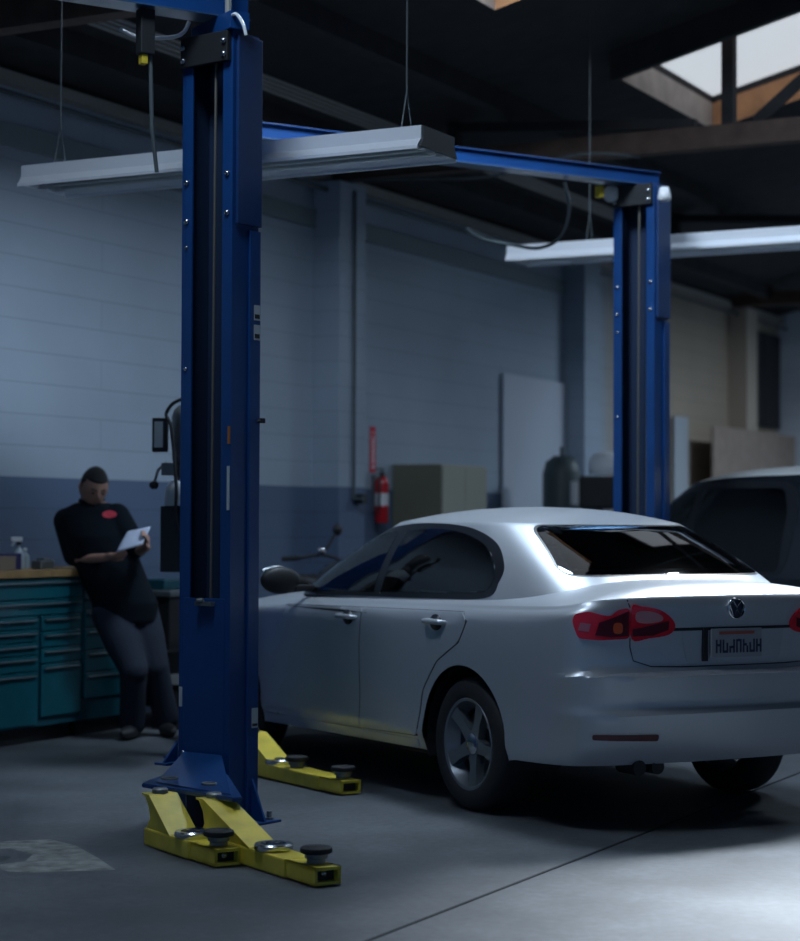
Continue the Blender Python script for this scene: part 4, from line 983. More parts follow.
# doors as thin panels with dark gaps behind
fd = [(sx(.96), .30), (sx(1.96), .285), (sx(1.99), .55), (sx(1.94), .80), (sx(1.88), .905), (sx(.96), .925)]
rd = [(sx(.36), .32), (sx(.94), .305), (sx(.94), .926), (sx(-.05), .942), (sx(-.10), .90), (sx(-.04), .80), (sx(.16), .70), (sx(.30), .55)]
for sd in (1, -1):
    for poly in (fd, rd):
        body_patch(cs, 'door_gap', offset_poly(poly, .0045), M['trimblack'], body, .0012, .002, .06, sd)
        d = body_patch(cs, 'door', rounded(poly, .03, 3), M['silver'], sed, .0035, .003, .04, sd)
        hx = .29 if poly is rd else 1.21
        q, nn = cs.ring_at(sd*sx(hx-.11)); zz = .885 if poly is rd else .87
        y0 = abs(cs.F(sx(hx-.11), zz).y)
        bm = BM(); lathe(bm, [(.02, 0), (.036, .004), (.04, .006)], 20, Matrix.Translation((hx-.12, sd*(y0+.002), zz)) @ Matrix.Rotation(-PI/2*sd, 4, 'X') @ Matrix.Scale(1.5, 4, (1, 0, 0)))
        link('handle_cup', bm, M['trimblack'], d, True)
        bm = BM(); tube(bm, smooth_path([(hx-.20, sd*(y0+.004), zz), (hx-.185, sd*(y0+.035), zz+.004), (hx-.12, sd*(y0+.044), zz+.006), (hx-.05, sd*(y0+.035), zz+.004), (hx-.035, sd*(y0+.004), zz)], 5), .013, 8); link('door_handle', bm, M['silver'], d, True)
    # side moulding crease
    body_patch(cs, 'side_skirt', [(sx(.36), .262), (sx(2.12), .25), (sx(2.12), .285), (sx(.36), .30)], M['silver'], sed, .006, .008, .06, sd)
    # mirrors
    bm = BM(); bmesh.ops.create_uvsphere(bm, u_segments=20, v_segments=12, radius=1)
    for v in bm.verts:
        v.co = Vector((v.co.x*.075*(1 if v.co.x > 0 else .45), v.co.y*.12, v.co.z*.075)); v.co += Vector((1.73, sd*.965, 1.045))
    mi = link('mirror', bm, M['black'], sed, True)
    bm = BM(); box(bm, 1.71, 1.77, min(sd*.76, sd*.88), max(sd*.76, sd*.88), .985, 1.02, .01); link('mirror_stalk', bm, M['black'], mi)
    bm = BM(); tube(bm, smooth_path([(1.79, sd*.86, 1.085), (1.80, sd*.95, 1.118), (1.79, sd*1.05, 1.098)]), .008, 6); link('mirror_accent', bm, M['greysteel'], mi)
    # tail lamps: outer (wing) and inner (lid) units
    def sy(y):
        for i in range(cs.n-1):
            if cs.pl[i].y <= y < cs.pl[i+1].y: return cs.arc[i]+(y-cs.pl[i].y)/(cs.pl[i+1].y-cs.pl[i].y)*(cs.arc[i+1]-cs.arc[i])
    sm = sy(.57)
    outer = rounded([(sm+.004, .858), (sm+.004, .995), (sm+.07, .985), (sm+.10, .958), (sm+.14, .962), (sm+.21, .980), (sm+.28, .968), (sm+.29, .935), (sm+.26, .860), (sm+.16, .852)], .02, 3)
    inner = curve_poly([(sm-.006, .856), (sm-.006, .998), (sm-.06, 1.0), (sm-.15, .985), (sm-.215, .945), (sm-.235, .905), (sm-.20, .872), (sm-.10, .858)], 4)
    t1 = body_patch(cs, 'tail_light', outer, M['redlens'], sed, .010, .02, .03, sd)
    t2 = body_patch(cs, 'tail_light', inner, M['redlens'], sed, .010, .02, .03, sd)
    body_patch(cs, 'dark_lens', [(sm+.01, .870), (sm+.01, .980), (sm+.08, .955), (sm+.16, .93), (sm+.18, .875), (sm+.1, .866)], M['darkred'], t1, .012, .004, .03, sd)
    body_patch(cs, 'dark_lens', [(sm-.20, .895), (sm-.20, .935), (sm-.05, .905), (sm-.01, .90), (sm-.01, .868), (sm-.12, .87)], M['darkred'], t2, .012, .004, .03, sd)
    body_patch(cs, 'reversing_lens', curve_poly([(sm-.03, .935), (sm-.03, .975), (sm-.10, .978), (sm-.16, .958), (sm-.16, .935), (sm-.09, .925)], 3), mat('pink_clear_lens', (.75, .35, .38), .15, .2, coat=.5), t2, .013, .004, .03, sd)
    body_patch(cs, 'indicator_lens', curve_poly([(sm+.045, .885), (sm+.045, .925), (sm+.085, .925), (sm+.085, .885)], 4), M['orange'], t1, .014, .004, .03, sd)
    body_patch(cs, 'lens_highlight', [(sm+.20, .925), (sm+.25, .93), (sm+.26, .895), (sm+.21, .89)], mat('lens_highlight_pink', (.6, .16, .2), .15, .2, coat=.5), t1, .012, .004, .03, sd)  # highlight painted on the lens as a pink patch
    # bumper reflector
    body_patch(cs, 'reflector', rounded([(sy(.44), .405), (sy(.44), .435), (sy(.74), .440), (sy(.74), .415)], .01, 2), M['darkred'], rear_b, .004, .006, .04, sd)
    # headlamp
    body_patch(cs, 'headlight', curve_poly([(sx(3.0), .70), (sx(3.0)+.10, .735), (sx(3.0)+.35, .70), (sx(3.0)+.50, .64), (sx(3.0)+.48, .60), (sx(3.0)+.2, .60)], 4), M['clearlens'], sed, .006, .02, .04, sd)
# trunk lid gaps (thin dark lines)
def gap(pts, w=.006, side=1, nm='panel_gap', par=body, m=None, lift=.0016):
    P_ = [Vector((a, z, 0)) for a, z in pts]; L = []; Rr = []
    for i, p in enumerate(P_):
        t = (P_[min(i+1, len(P_)-1)]-P_[max(i-1, 0)]).normalized(); nn = Vector((-t.y, t.x, 0))*w/2; L.append((p+nn)[:2]); Rr.append((p-nn)[:2])
    poly = L+Rr[::-1]
    body_patch(cs, nm, poly, m or M['trimblack'], par, lift, .002, .05, side)
for sd in (1, -1):
    gap([(.0, .728), (.30, .728), (.46, .733), (sm-.02, .76), (sm-.002, .82), (sm-.002, .86)], .005, sd)
    gap([(sm-.001, .995), (sm+.01, 1.03)], .006, sd)
gap([(-.345, .895), (.345, .895)], .014, 1, 'lid_shadow_gap', body, M['trimblack'], .001)
# lid fascia below the lamps with plate recess
body_patch(cs, 'plate_recess', rounded([(-.27, .745), (.27, .745), (.30, .888), (-.30, .888)], .02, 3), mat('silver_recess', (.50, .53, .57), .4, .3, coat=.3), sed, .004, .004, .04)
pl = empty('license_plate', (0, 0, 0)); pl.parent = sed
q = cs.F(0, .83); xr = q.x
bm = BM(); box(bm, xr-.020, xr-.012, -.145, .145, .765, .895, .003); pq = link('license_plate', bm, M['plate'], sed)
bpy.data.objects.remove(pl)
bm = BM(); box(bm, xr-.0225, xr-.0202, -.10, .10, .868, .882); link('red_print', bm, M['platered'], pq)
bm = BM()
for i, (h1, h2, zc) in enumerate(((.06, .06, .03), (.045, .06, .0), (.06, .03, .02), (.06, .06, .05), (.03, .06, .03), (.06, .045, .0), (.06, .06, .025))):      # unreadable dark characters
    y = .118-i*.0385
    box(bm, xr-.0225, xr-.0202, y-.028, y-.020, .785, .785+h1); box(bm, xr-.0225, xr-.0202, y-.006, y+.002, .785, .785+h2)
    box(bm, xr-.0224, xr-.0203, y-.0195, y-.0065, .785+zc, .796+zc)
link('dark_print', bm, M['plateink'], pq)
bm = BM(); box(bm, xr-.0118, xr+.02, .157, .185, .75, .90); link('plate_surround', bm, M['trimblack'], pq)
# round emblem on the lid : ring with V over W
q = cs.F(0, .985)
em = BM(); Rm = Matrix.Translation((q.x-.004, 0, .985)) @ Matrix.Rotation(-PI/2, 4, 'Y') @ Matrix.Rotation(PI/2, 4, 'Z')
lathe(em, [(.041, 0), (.048, 0), (.048, .008), (.045, .010), (.041, .008)], 36, Rm); bmesh.ops.delete(em, geom=[f for f in em.faces if len(f.verts) > 8], context='FACES')
badge = link('badge', em, M['chrome'], sed, True, 40)
bm = BM(); lathe(bm, [(.044, 0), (.044, .002)], 36, Rm); link('badge_back', bm, mat('badge_blue_black', (.03, .04, .08), .3), badge)
bm = BM()
for pts in ([(-.024, .036), (0, .004), (.024, .036)], [(-.040, .016), (-.020, -.036), (0, -.004), (.020, -.036), (.040, .016)]):
    tube(bm, [(q.x-.012, a, .985+b) for a, b in pts], .0035, 6)
link('badge_letters', bm, M['chrome'], badge)
for y in (.50, .40):
    bm = BM(); lathe(bm, [(.030, 0), (.034, 0), (.034, .14), (.030, .14)], 20, Matrix.Translation((-.97, y, .285)) @ Matrix.Rotation(PI/2, 4, 'Y')); link('exhaust_pipe', bm, M['black'], sed, True, 40)
bm = BM()
for y in (-.3, 0, .3): tube(bm, [(0, -.6, .32), (0, .6, .32)], .035, 8) if y == 0 else None
link('rear_axle', bm, M['black'], sed)
bm = BM(); tube(bm, [(.12, -.55, 1.452), (.02, -.55, 1.44)], .001, 4); bm.free()
# antenna fin
# parcel shelf visible through the rear window
bm = BM(); box(bm, -.52, -.12, -.58, .58, 1.03, 1.06, .01); link('parcel_shelf', bm, M['interior'], sed)

# ---- the white car beyond
PV = dict(PS)
PV.update(ax=0, W=.93, wb=2.75, wr=.36, rim=.24, archR=.42,
    plan=[(-1.0, 0), (-.99, .34), (-.96, .62), (-.90, .78), (-.78, .87), (-.55, .915), (-.2, .925), (.3, .93), (1.0, .93), (1.8, .93), (2.3, .93), (2.8, .925), (3.2, .88), (3.45, .78), (3.58, .60), (3.66, .36), (3.68, 0)],
    shoulder=[(-1.0, 1.0), (-.5, 1.0), (0, 1.0), (1, .99), (2.1, .98), (2.6, .96), (3.2, .90), (3.5, .84), (3.7, .76)],
    deck=[(-1.1, 1.03), (0, 1.03), (1, 1.04), (2.2, 1.04), (2.7, 1.0), (3.2, .93), (3.6, .79)],
    spine=(-.6, 3.1), bump_rx=-.5, bump_rz=.68, bump_fx=3.1, bump_fz=.62,
    gbase=[(-.92, 0), (-.91, .34), (-.87, .60), (-.78, .74), (-.58, .80), (-.2, .82), (.8, .83), (1.6, .82), (2.02, .78), (2.22, .62), (2.36, .32), (2.40, 0)],
    gtop=[(-.68, 0), (-.67, .30), (-.63, .46), (-.52, .56), (-.34, .60), (0, .615), (.75, .62), (1.05, .60), (1.20, .54), (1.32, .42), (1.40, .22), (1.43, 0)],
    gz=lambda x: .985, gzt=lambda x: 1.70-.06*max(0, x-.3)**2, bulge=.03, rspine=(-.2, 1.0), roofz=lambda x: 1.785-.05*((x-.3)/1.0)**2,
    bottom=[(-1.08, .34), (3.7, .28)],
    cut=curve_poly([(2.02, 1.03), (1.72, 1.30), (1.45, 1.50), (1.2, 1.60), (.8, 1.645), (.3, 1.65), (-.02, 1.63), (-.14, 1.50), (-.16, 1.2), (-.08, 1.04), (.3, 1.03), (1.2, 1.03)], 6),
    side_windows=[curve_poly([(1.94, 1.045), (1.66, 1.30), (1.40, 1.48), (1.2, 1.57), (1.02, 1.60), (1.00, 1.5), (.99, 1.2), (1.02, 1.05), (1.4, 1.04)], 4), rounded([(.90, 1.045), (.92, 1.62), (.02, 1.61), (-.08, 1.45), (-.09, 1.045)], .06, 4)],
    rear_window=rounded([(-.62, 1.16), (.62, 1.16), (.50, 1.62), (-.50, 1.62)], .06, 5), front_window=rounded([(-.70, 1.15), (.70, 1.15), (.52, 1.62), (-.52, 1.62)], .06, 5), rw_x=-.3, fw_x=1.1)
suv, cv2, body2, _, _ = build_car(PV, (3.20, 13.6, 0), PI/2+.50, 'dark hatchback with a white roof parked beyond the silver sedan at the right edge', M['carblack'], 'hatchback', detail=False)
rs_ = body2.children[0]; rs_.data.materials.append(M['carwhite'])
for f_ in rs_.data.polygons:
    if f_.center.z > PV['gzt'](f_.center.x)-.004: f_.material_index = 1
for sd in (1, -1):
    bm = BM(); bmesh.ops.create_uvsphere(bm, u_segments=16, v_segments=10, radius=1)
    for v in bm.verts: v.co = Vector((v.co.x*.07, v.co.y*.11, v.co.z*.085)) + Vector((1.80, sd*1.0, 1.16))
    link('mirror', bm, M['black'], suv, True)
    s0 = cv2.arc[-1]*0+1.0
    body_patch(cv2, 'tail_light', [(.80, .85), (.80, 1.05), (1.12, 1.07), (1.15, .9)], M['redlens'], suv, .008, .02, .04, sd)
    body_patch(cv2, 'headlight', [(cv2.s_of_x(3.15), .76), (cv2.s_of_x(3.15), .88), (cv2.s_of_x(3.15)+.40, .80), (cv2.s_of_x(3.15)+.4, .72)], M['clearlens'], suv, .008, .02, .04, sd)
bm = BM(); box(bm, -1.0, -.985, -.2, .2, .80, .92, .003); link('license_plate', bm, M['plate'], suv)
bm = BM(); box(bm, -.4, 1.7, -.75, .75, .5, .9, .05); box(bm, 1.0, 1.15, -.65, -.15, .9, 1.35, .04); box(bm, 1.0, 1.15, .15, .65, .9, 1.35, .04); box(bm, 0, .15, -.65, .65, .9, 1.30, .04); link('seats', bm, M['interior'], suv)

#@MAN
# ------------------------------------------------------------------ man leaning at the bench
def skin_mesh(name, verts, edges, radii, m, parent, sub=2, root=0):
    me = bpy.data.meshes.new(name); me.from_pydata([Vector(v) for v in verts], edges, []); o = bpy.data.objects.new(name, me); COL.objects.link(o)
    me.materials.append(m); mod = o.modifiers.new('s', 'SKIN'); mod.use_smooth_shade = True
    for i, sv in enumerate(me.skin_vertices[0].data):
        r = radii[i]; sv.radius = r if isinstance(r, (tuple, list)) else (r, r); sv.use_root = (i == root)
    sd = o.modifiers.new('d', 'SUBSURF'); sd.levels = sub; sd.render_levels = sub
    bake(o); o.parent = parent
    for p in o.data.polygons: p.use_smooth = True
    return o
def remesh(o, vs):
    md = o.modifiers.new('r', 'REMESH'); md.mode = 'VOXEL'; md.voxel_size = vs; md.use_smooth_shade = True
    sm = o.modifiers.new('sm', 'SMOOTH'); sm.factor = .5; sm.iterations = 3
    bake(o)
    for p in o.data.polygons: p.use_smooth = True
def join(objs, name):
    bm = BM()
    for o in objs:
        b2 = BM(); b2.from_mesh(o.data); me = bpy.data.meshes.new('t'); b2.to_mesh(me); bm.from_mesh(me); b2.free(); bpy.data.meshes.remove(me)
    m = objs[0].data.materials[0]; par = objs[0].parent
    for o in objs: bpy.data.objects.remove(o)
    return link(name, bm, m, par, True)
MAN = Vector((-1.80, 12.42, 0))
man = empty('person', MAN, 0, 'man in a dark polo shirt leaning on the bench and reading a paper', 'person')
# local coordinates: x image right, y away from camera, z up (metres)
def H(px, py, dy=0):
    """place from picture scale (152 px per metre at the man's distance)"""
    d = 12.42+dy; s_ = 1960/d
    return ((px-400)/s_-MAN.x, dy, 1.37+(519.5-py)/s_)
hipc = H(127, 606, .0)
L = dict(
 pelvis=H(126, 606), waist=H(116, 580, .0), chest=H(98, 535, .0), upch=H(93, 515, .02), neck=H(92, 503, .02), nhead=H(93, 494, 0),
 ls=H(67, 520, .03), le=H(76, 558.5, -.02), lw=H(106, 556, -.24),           # arm on the picture's left (elbow on the bench)
 rs=H(117, 515, .0), re=H(139, 549, -.08), rw=H(147, 546, -.24),
 lh=H(113, 612, -.01), lk=H(135, 668, -.16), la=H(134, 718, -.02),
 rh=H(140, 612, .06), rk=H(156, 664, .0), ra=H(167, 712, .12))
V_ = ['pelvis', 'waist', 'chest', 'upch', 'neck', 'nhead', 'ls', 'le', 'lw', 'rs', 're', 'rw', 'lh', 'lk', 'la', 'rh', 'rk', 'ra']
E_ = [('pelvis', 'waist'), ('waist', 'chest'), ('chest', 'upch'), ('upch', 'neck'), ('neck', 'nhead'), ('upch', 'ls'), ('ls', 'le'), ('le', 'lw'), ('upch', 'rs'), ('rs', 're'), ('re', 'rw'), ('pelvis', 'lh'), ('lh', 'lk'), ('lk', 'la'), ('pelvis', 'rh'), ('rh', 'rk'), ('rk', 'ra')]
Rd = dict(pelvis=(.15, .11), waist=(.15, .11), chest=(.165, .115), upch=(.12, .09), neck=(.06, .06), nhead=(.058, .06), ls=.062, le=.045, lw=.028, rs=.062, re=.045, rw=.028, lh=.09, lk=.06, la=.04, rh=.09, rk=.06, ra=.04)
def loft(rings, m, n=28):
    """rings: (centre, rx, ry) stacked ellipses, closed at both ends"""
    bm = BM(); R = []
    for c_, rx, ry in rings: R.append([bm.verts.new((c_[0]+rx*math.cos(2*PI*k/n), c_[1]+ry*math.sin(2*PI*k/n), c_[2])) for k in range(n)])
    for a, b in zip(R, R[1:]):
        for k in range(n): bm.faces.new([a[k], a[(k+1) % n], b[(k+1) % n], b[k]])
    bm.faces.new(R[0][::-1]); bm.faces.new(R[-1]); bmesh.ops.recalc_face_normals(bm, faces=bm.faces)
    return link('l', bm, m, man, True)
def limb(pts, rs, m):
    out = []; bm = BM(); tube(bm, pts, rs, 18); out.append(link('l', bm, m, man, True))
    for p, r_ in zip(pts, rs):
        bm = BM(); bmesh.ops.create_uvsphere(bm, u_segments=18, v_segments=12, radius=r_); bmesh.ops.translate(bm, verts=bm.verts, vec=p); out.append(link('l', bm, m, man, True))
    return out
def tor(g, base=-.05):
    P_ = Vector(L['pelvis']); w_ = Vector(L['waist']); c_ = Vector(L['chest']); u_ = Vector(L['upch']); k_ = Vector(L['neck'])
    return [(P_+Vector((0, 0, base)), .175+g, .12+g), (P_+Vector((0, 0, .03)), .19+g, .135+g), (w_, .19+g, .14+g), (w_.lerp(c_, .5), .19+g, .14+g), (c_, .20+g, .14+g), (c_.lerp(u_, .6), .195+g, .125+g), (u_+Vector((0, 0, .015)), .195+g, .105+g), (u_+Vector((-.002, 0, .05)), .155+g, .095+g), (u_+Vector((-.003, 0, .085)), .095+g*.6, .07+g*.6)]
fig = [loft(tor(0)+[(Vector(L['neck'])+Vector((0, 0, .04)), .060, .060), (Vector(L['nhead'])+Vector((0, 0, .02)), .056, .06)], M['skin'])]
fig += limb([L['ls'], L['le'], L['lw']], [.055, .042, .027], M['skin'])+limb([L['rs'], L['re'], L['rw']], [.055, .042, .027], M['skin'])
fig += limb([L['lh'], L['lk'], L['la']], [.085, .055, .04], M['skin'])+limb([L['rh'], L['rk'], L['ra']], [.085, .055, .04], M['skin'])
# head : turned down and to the picture's right
hc = Vector(H(94, 486, -.03)); HM = Matrix.Translation(hc) @ Matrix.Rotation(.45, 4, 'Z') @ Matrix.Rotation(.48, 4, 'X') @ Matrix.Rotation(.06, 4, 'Y')
def head_pt(v):
    """unit sphere -> head, face towards -y"""
    x, y, z = v; X = x*.086*(1-.10*max(0, -z)**2-(.14*max(0, -z) if y < 0 else 0)); Y = y*.108; Z = z*.134
    if y < 0 and z < 0: Y *= 1-.06*(-z)
    if y > 0: Y *= 1-.25*max(0, -z)
    # brow, eye sockets, nose, lips, chin
    def g(cx, cz, s1): return math.exp(-(((x-cx)**2+(z-cz)**2)/s1**2)) if y < 0 else 0
    Y -= .004*g(0, .22, .35); Y += .010*(g(-.38, .04, .17)+g(.38, .04, .17)); Y -= .020*g(0, -.16, .10)+.010*g(0, 0, .09); Y -= .007*g(0, -.50, .16); Y += .003*g(0, -.62, .05); Y -= .009*g(0, -.80, .20)
    return Vector((X, Y, Z))
bm = BM(); bmesh.ops.create_uvsphere(bm, u_segments=48, v_segments=36, radius=1)
for v in bm.verts: v.co = HM @ head_pt(v.co)
head = link('h', bm, M['skin'], man, True)
parts_ = fig+[head]
for s_ in (-1, 1):
    bm = BM(); bmesh.ops.create_uvsphere(bm, u_segments=14, v_segments=10, radius=1)
    for v in bm.verts: v.co = HM @ Vector((s_*.087+v.co.x*.010, .012+v.co.y*.018+v.co.z*.006, -.004+v.co.z*.032))
    parts_.append(link('h', bm, M['skin'], man, True))
# hands: palm + four fingers + thumb, curling on the paper
def hand(wr, dirv, palm_n, curl, thumb_side):
    """wrist point, pointing direction, palm normal"""
    d = Vector(dirv).normalized(); nrm = Vector(palm_n); nrm = (nrm-d*nrm.dot(d)).normalized(); sd = d.cross(nrm).normalized()*thumb_side
    w = Vector(wr); out = []
    bm = BM(); 
    pm = w+d*.045
    vs = []
    bmesh.ops.create_uvsphere(bm, u_segments=16, v_segments=10, radius=1)
    for v in bm.verts: v.co = pm+d*(v.co.x*.056)+sd*(v.co.y*.044)+nrm*(v.co.z*.018)
    out.append(link('h', bm, M['skin'], man, True))
    for i, (off_, ln) in enumerate(((.030, .072), (.010, .080), (-.011, .074), (-.030, .058))):
        p0 = w+d*.075+sd*off_; a = curl[0]; p1 = p0+(d*math.cos(a)+nrm*math.sin(a))*ln*.45
        a += curl[1]; p2 = p1+(d*math.cos(a)+nrm*math.sin(a))*ln*.32; a += curl[2]; p3 = p2+(d*math.cos(a)+nrm*math.sin(a))*ln*.25
        out.append(skin_mesh('f', [p0-d*.03, p0, p1, p2, p3], [(0, 1), (1, 2), (2, 3), (3, 4)], [.0095, .0095, .009, .0085, .007], M['skin'], man, 1))
    t0 = w+d*.025+sd*.030; t1 = t0+(d*.6+sd*.8).normalized()*.036; t2 = t1+(d*.95+sd*.2+nrm*.35).normalized()*.030; t3 = t2+(d*.9+nrm*.5).normalized()*.022
    out.append(skin_mesh('f', [t0-sd*.015, t0, t1, t2, t3], [(0, 1), (1, 2), (2, 3), (3, 4)], [.012, .013, .011, .010, .008], M['skin'], man, 1))
    return out
parts_ += hand(L['lw'], (1, -.35, .10), (0, .5, .85), (.25, .45, .4), -1)
parts_ += hand(L['rw'], (.1, -.45, .55), (-.8, -.3, .1), (.35, .5, .5), 1)
bodym = join(parts_, 'body'); remesh(bodym, .0075)
# eyes, brows, mouth, hair
bvm = BVHTree.FromPolygons([v.co for v in bodym.data.vertices], [p.vertices[:] for p in bodym.data.polygons])
def face_pt(x, z):
    o = HM @ Vector((x, -.3, z)); d = (HM.to_3x3() @ Vector((0, 1, 0))).normalized(); h = bvm.ray_cast(o, d); return h[0] if h[0] else HM @ Vector((x, -.09, z))
for s_ in (-1, 1):
    p = face_pt(s_*.030, .004); bm = BM(); bmesh.ops.create_uvsphere(bm, u_segments=12, v_segments=8, radius=1)
    for v in bm.verts: v.co = p+HM.to_3x3() @ Vector((v.co.x*.012, v.co.y*.006, v.co.z*.006))
    link('eye', bm, M['hair'], man, True)
    bm = BM(); tube(bm, [face_pt(s_*x, z)+Vector((0, -.001, 0)) for x, z in ((.013, .024), (.028, .030), (.045, .024))], .0035, 6); link('eyebrow', bm, M['hair'], man)
bm = BM(); tube(bm, [face_pt(x, -.060) for x in (-.022, -.008, .008, .022)], .003, 6); link('mouth', bm, mat('lips', (.20, .09, .08), .6), man)
bm = BM(); bmesh.ops.create_uvsphere(bm, u_segments=40, v_segments=28, radius=1)
dl = [v for v in bm.verts if (v.co.y < -.30 and v.co.z < .52-.1*abs(v.co.x)) or (v.co.z < -.45) or (v.co.y < .05 and v.co.z < -.05)]
bmesh.ops.delete(bm, geom=dl, context='VERTS')
for v in bm.verts: v.co = HM @ (head_pt(v.co)*1.03)
solidify_dir = hc
r = bmesh.ops.extrude_face_region(bm, geom=bm.faces[:])
for g_ in r['geom']:
    if isinstance(g_, bmesh.types.BMVert): g_.co = hc+(g_.co-hc)*.93
bmesh.ops.recalc_face_normals(bm, faces=bm.faces); link('hair', bm, M['hair'], man, True)
# shirt (short sleeves), trousers, shoes
def lp(a, b, t): return tuple(Vector(L[a]).lerp(Vector(L[b]), t))
sp_ = [loft(tor(.022, -.10), M['shirt'])]+limb([L['ls'], lp('ls', 'le', .5), lp('ls', 'le', .88)], [.085, .078, .072], M['shirt'])+limb([L['rs'], lp('rs', 're', .5), lp('rs', 're', .9)], [.085, .078, .070], M['shirt'])
shirt = join(sp_, 'shirt')
remesh(shirt, .012)
bm = BM(); pts = []
nk = Vector(L['neck'])+Vector((0, 0, .012))
tube(bm, [nk+Vector((.068*math.cos(a), .062*math.sin(a)-.008, .010*math.sin(a)+.01)) for a in [2*PI*i/20 for i in range(21)]], .016, 8, caps=False); link('collar', bm, M['shirt'], man, True)
bvs = BVHTree.FromPolygons([v.co for v in shirt.data.vertices], [p.vertices[:] for p in shirt.data.polygons])
bm = BM(); ce = H(112, 513, 0); pr_ = []
for i in range(20):
    a = 2*PI*i/20; o = Vector((ce[0]+.045*math.cos(a), -1, ce[2]+.024*math.sin(a))); h = bvs.ray_cast(o, Vector((0, 1, 0))); pr_.append((h[0] if h[0] else o+Vector((0, .85, 0)))+Vector((0, -.003, 0)))
bm.faces.new([bm.verts.new(p) for p in pr_]); r = bmesh.ops.extrude_face_region(bm, geom=bm.faces[:])
for g_ in r['geom']:
    if isinstance(g_, bmesh.types.BMVert): g_.co.y -= .002
bmesh.ops.recalc_face_normals(bm, faces=bm.faces); link('chest_patch', bm, M['logored'], shirt)
P0_ = Vector(L['pelvis'])
tp_ = [loft([(P0_+Vector((0, 0, -.10)), .185, .14), (P0_+Vector((0, 0, 0)), .20, .15), (P0_+Vector((0, 0, .04)), .195, .145)], M['trouser'])]
tp_ += limb([L['lh'], lp('lh', 'lk', .5), L['lk'], lp('lk', 'la', .5), lp('lk', 'la', 1.06)], [.13, .118, .092, .082, .084], M['trouser'])+limb([L['rh'], lp('rh', 'rk', .5), L['rk'], lp('rk', 'ra', .5), lp('rk', 'ra', 1.06)], [.13, .118, .092, .082, .084], M['trouser'])
tr = join(tp_, 'trousers')
remesh(tr, .012)
bm = BM(); pc = Vector(L['pelvis']); 
for s_, nm_ in (('la', -.15), ('ra', .35)):
    a = Vector(L[s_]); R_ = Matrix.Translation((a.x, a.y, 0)) @ Matrix.Rotation(nm_, 4, 'Z')
    bm = BM(); bmesh.ops.create_uvsphere(bm, u_segments=24, v_segments=14, radius=1)
    for v in bm.verts:
        x, y, z = v.co; t = (1-y)/2
        v.co = R_ @ Vector((x*(.040+.012*math.sin(t*PI)), y*.145-.065, max(0.004, .045+z*(.045+.035*max(0, y)))))
    shoe = link('shoe', bm, M['shoe'], man, True)
# paper: own thing, held in both hands
pa = [H(117, 551, -.36), H(128, 530, -.26), H(152, 524.5, -.26), H(143, 543, -.36)]
bm = BM(); n_ = 8; g = []
for i in range(n_+1):
    row = []
    for j in range(n_+1):
        u_, v_ = i/n_, j/n_
        p = (Vector(pa[0])*(1-u_)+Vector(pa[3])*u_)*(1-v_)+(Vector(pa[1])*(1-u_)+Vector(pa[2])*u_)*v_
        p += Vector((0, -.012*math.sin(PI*u_), .006*math.sin(PI*v_))); row.append(bm.verts.new(p))
    g.append(row)
for i in range(n_):
    for j in range(n_): bm.faces.new([g[i][j], g[i+1][j], g[i+1][j+1], g[i][j+1]])
r = bmesh.ops.extrude_face_region(bm, geom=bm.faces[:])
for g_ in r['geom']:
    if isinstance(g_, bmesh.types.BMVert): g_.co.y += .0012
bmesh.ops.recalc_face_normals(bm, faces=bm.faces)
pp_ = link('paper_sheet', bm, M['paper'], None, True); pp_.location = MAN
tag(pp_, 'white sheet of paper held in the hands of the man at the bench', 'paper')
#@BIKE
# ------------------------------------------------------------------ motorcycle behind the sedan's bonnet
mb = empty('motorcycle', W(1.27, 1.12), WROT+.12, 'black motorcycle with chrome mirror standing between the lift and the wall', 'motorcycle')
for x in (-.70, .72):
    bm = BM(); R_ = Matrix.Translation((x, 0, .32)) @ Matrix.Rotation(PI/2, 4, 'X')
    lathe(bm, [(.24, -.04), (.29, -.055), (.32, -.03), (.32, .03), (.29, .055), (.24, .04)], 36, R_, cap=False); w_ = link('wheel', bm, M['rubber'], mb, True, 50)
    bm = BM(); lathe(bm, [(.24, -.03), (.25, 0), (.24, .03), (.23, .03), (.23, -.03)], 36, R_, cap=False)
    for k in range(6): a = PI*k/6; tube(bm, [R_ @ Vector((.235*math.cos(a), .235*math.sin(a), 0)), R_ @ Vector((-.235*math.cos(a), -.235*math.sin(a), 0))], .012, 6)
    lathe(bm, [(.05, -.06), (.05, .06)], 16, R_); link('rim', bm, M['greysteel'], w_, True, 40)
bm = BM(); bmesh.ops.create_uvsphere(bm, u_segments=24, v_segments=14, radius=1)
for v in bm.verts: v.co = Vector((v.co.x*.30+.18, v.co.y*.17, v.co.z*.16*(1 if v.co.z > 0 else .6)+.93+.05*v.co.x))
link('fuel_tank', bm, mat('gloss_black', (.010, .012, .015), .25, coat=.4), mb, True)
bm = BM(); bmesh.ops.create_uvsphere(bm, u_segments=24, v_segments=14, radius=1)
for v in bm.verts: v.co = Vector((v.co.x*.36-.38, v.co.y*.15, max(-.4, v.co.z)*.10+.90+.10*max(0, -v.co.x-.3)))
link('seat', bm, M['black'], mb, True)
bm = BM(); box(bm, -.22, .22, -.16, .16, .32, .72, .05); link('engine', bm, M['greysteel'], mb)
bm = BM()
tube(bm, [(.45, 0, .98), (.1, 0, .35), (-.2, 0, .34), (-.45, 0, .85)], .025, 8); tube(bm, [(-.2, .08, .38), (-.70, .08, .32)], .02, 8); tube(bm, [(-.2, -.08, .38), (-.70, -.08, .32)], .02, 8); link('frame', bm, M['black'], mb)
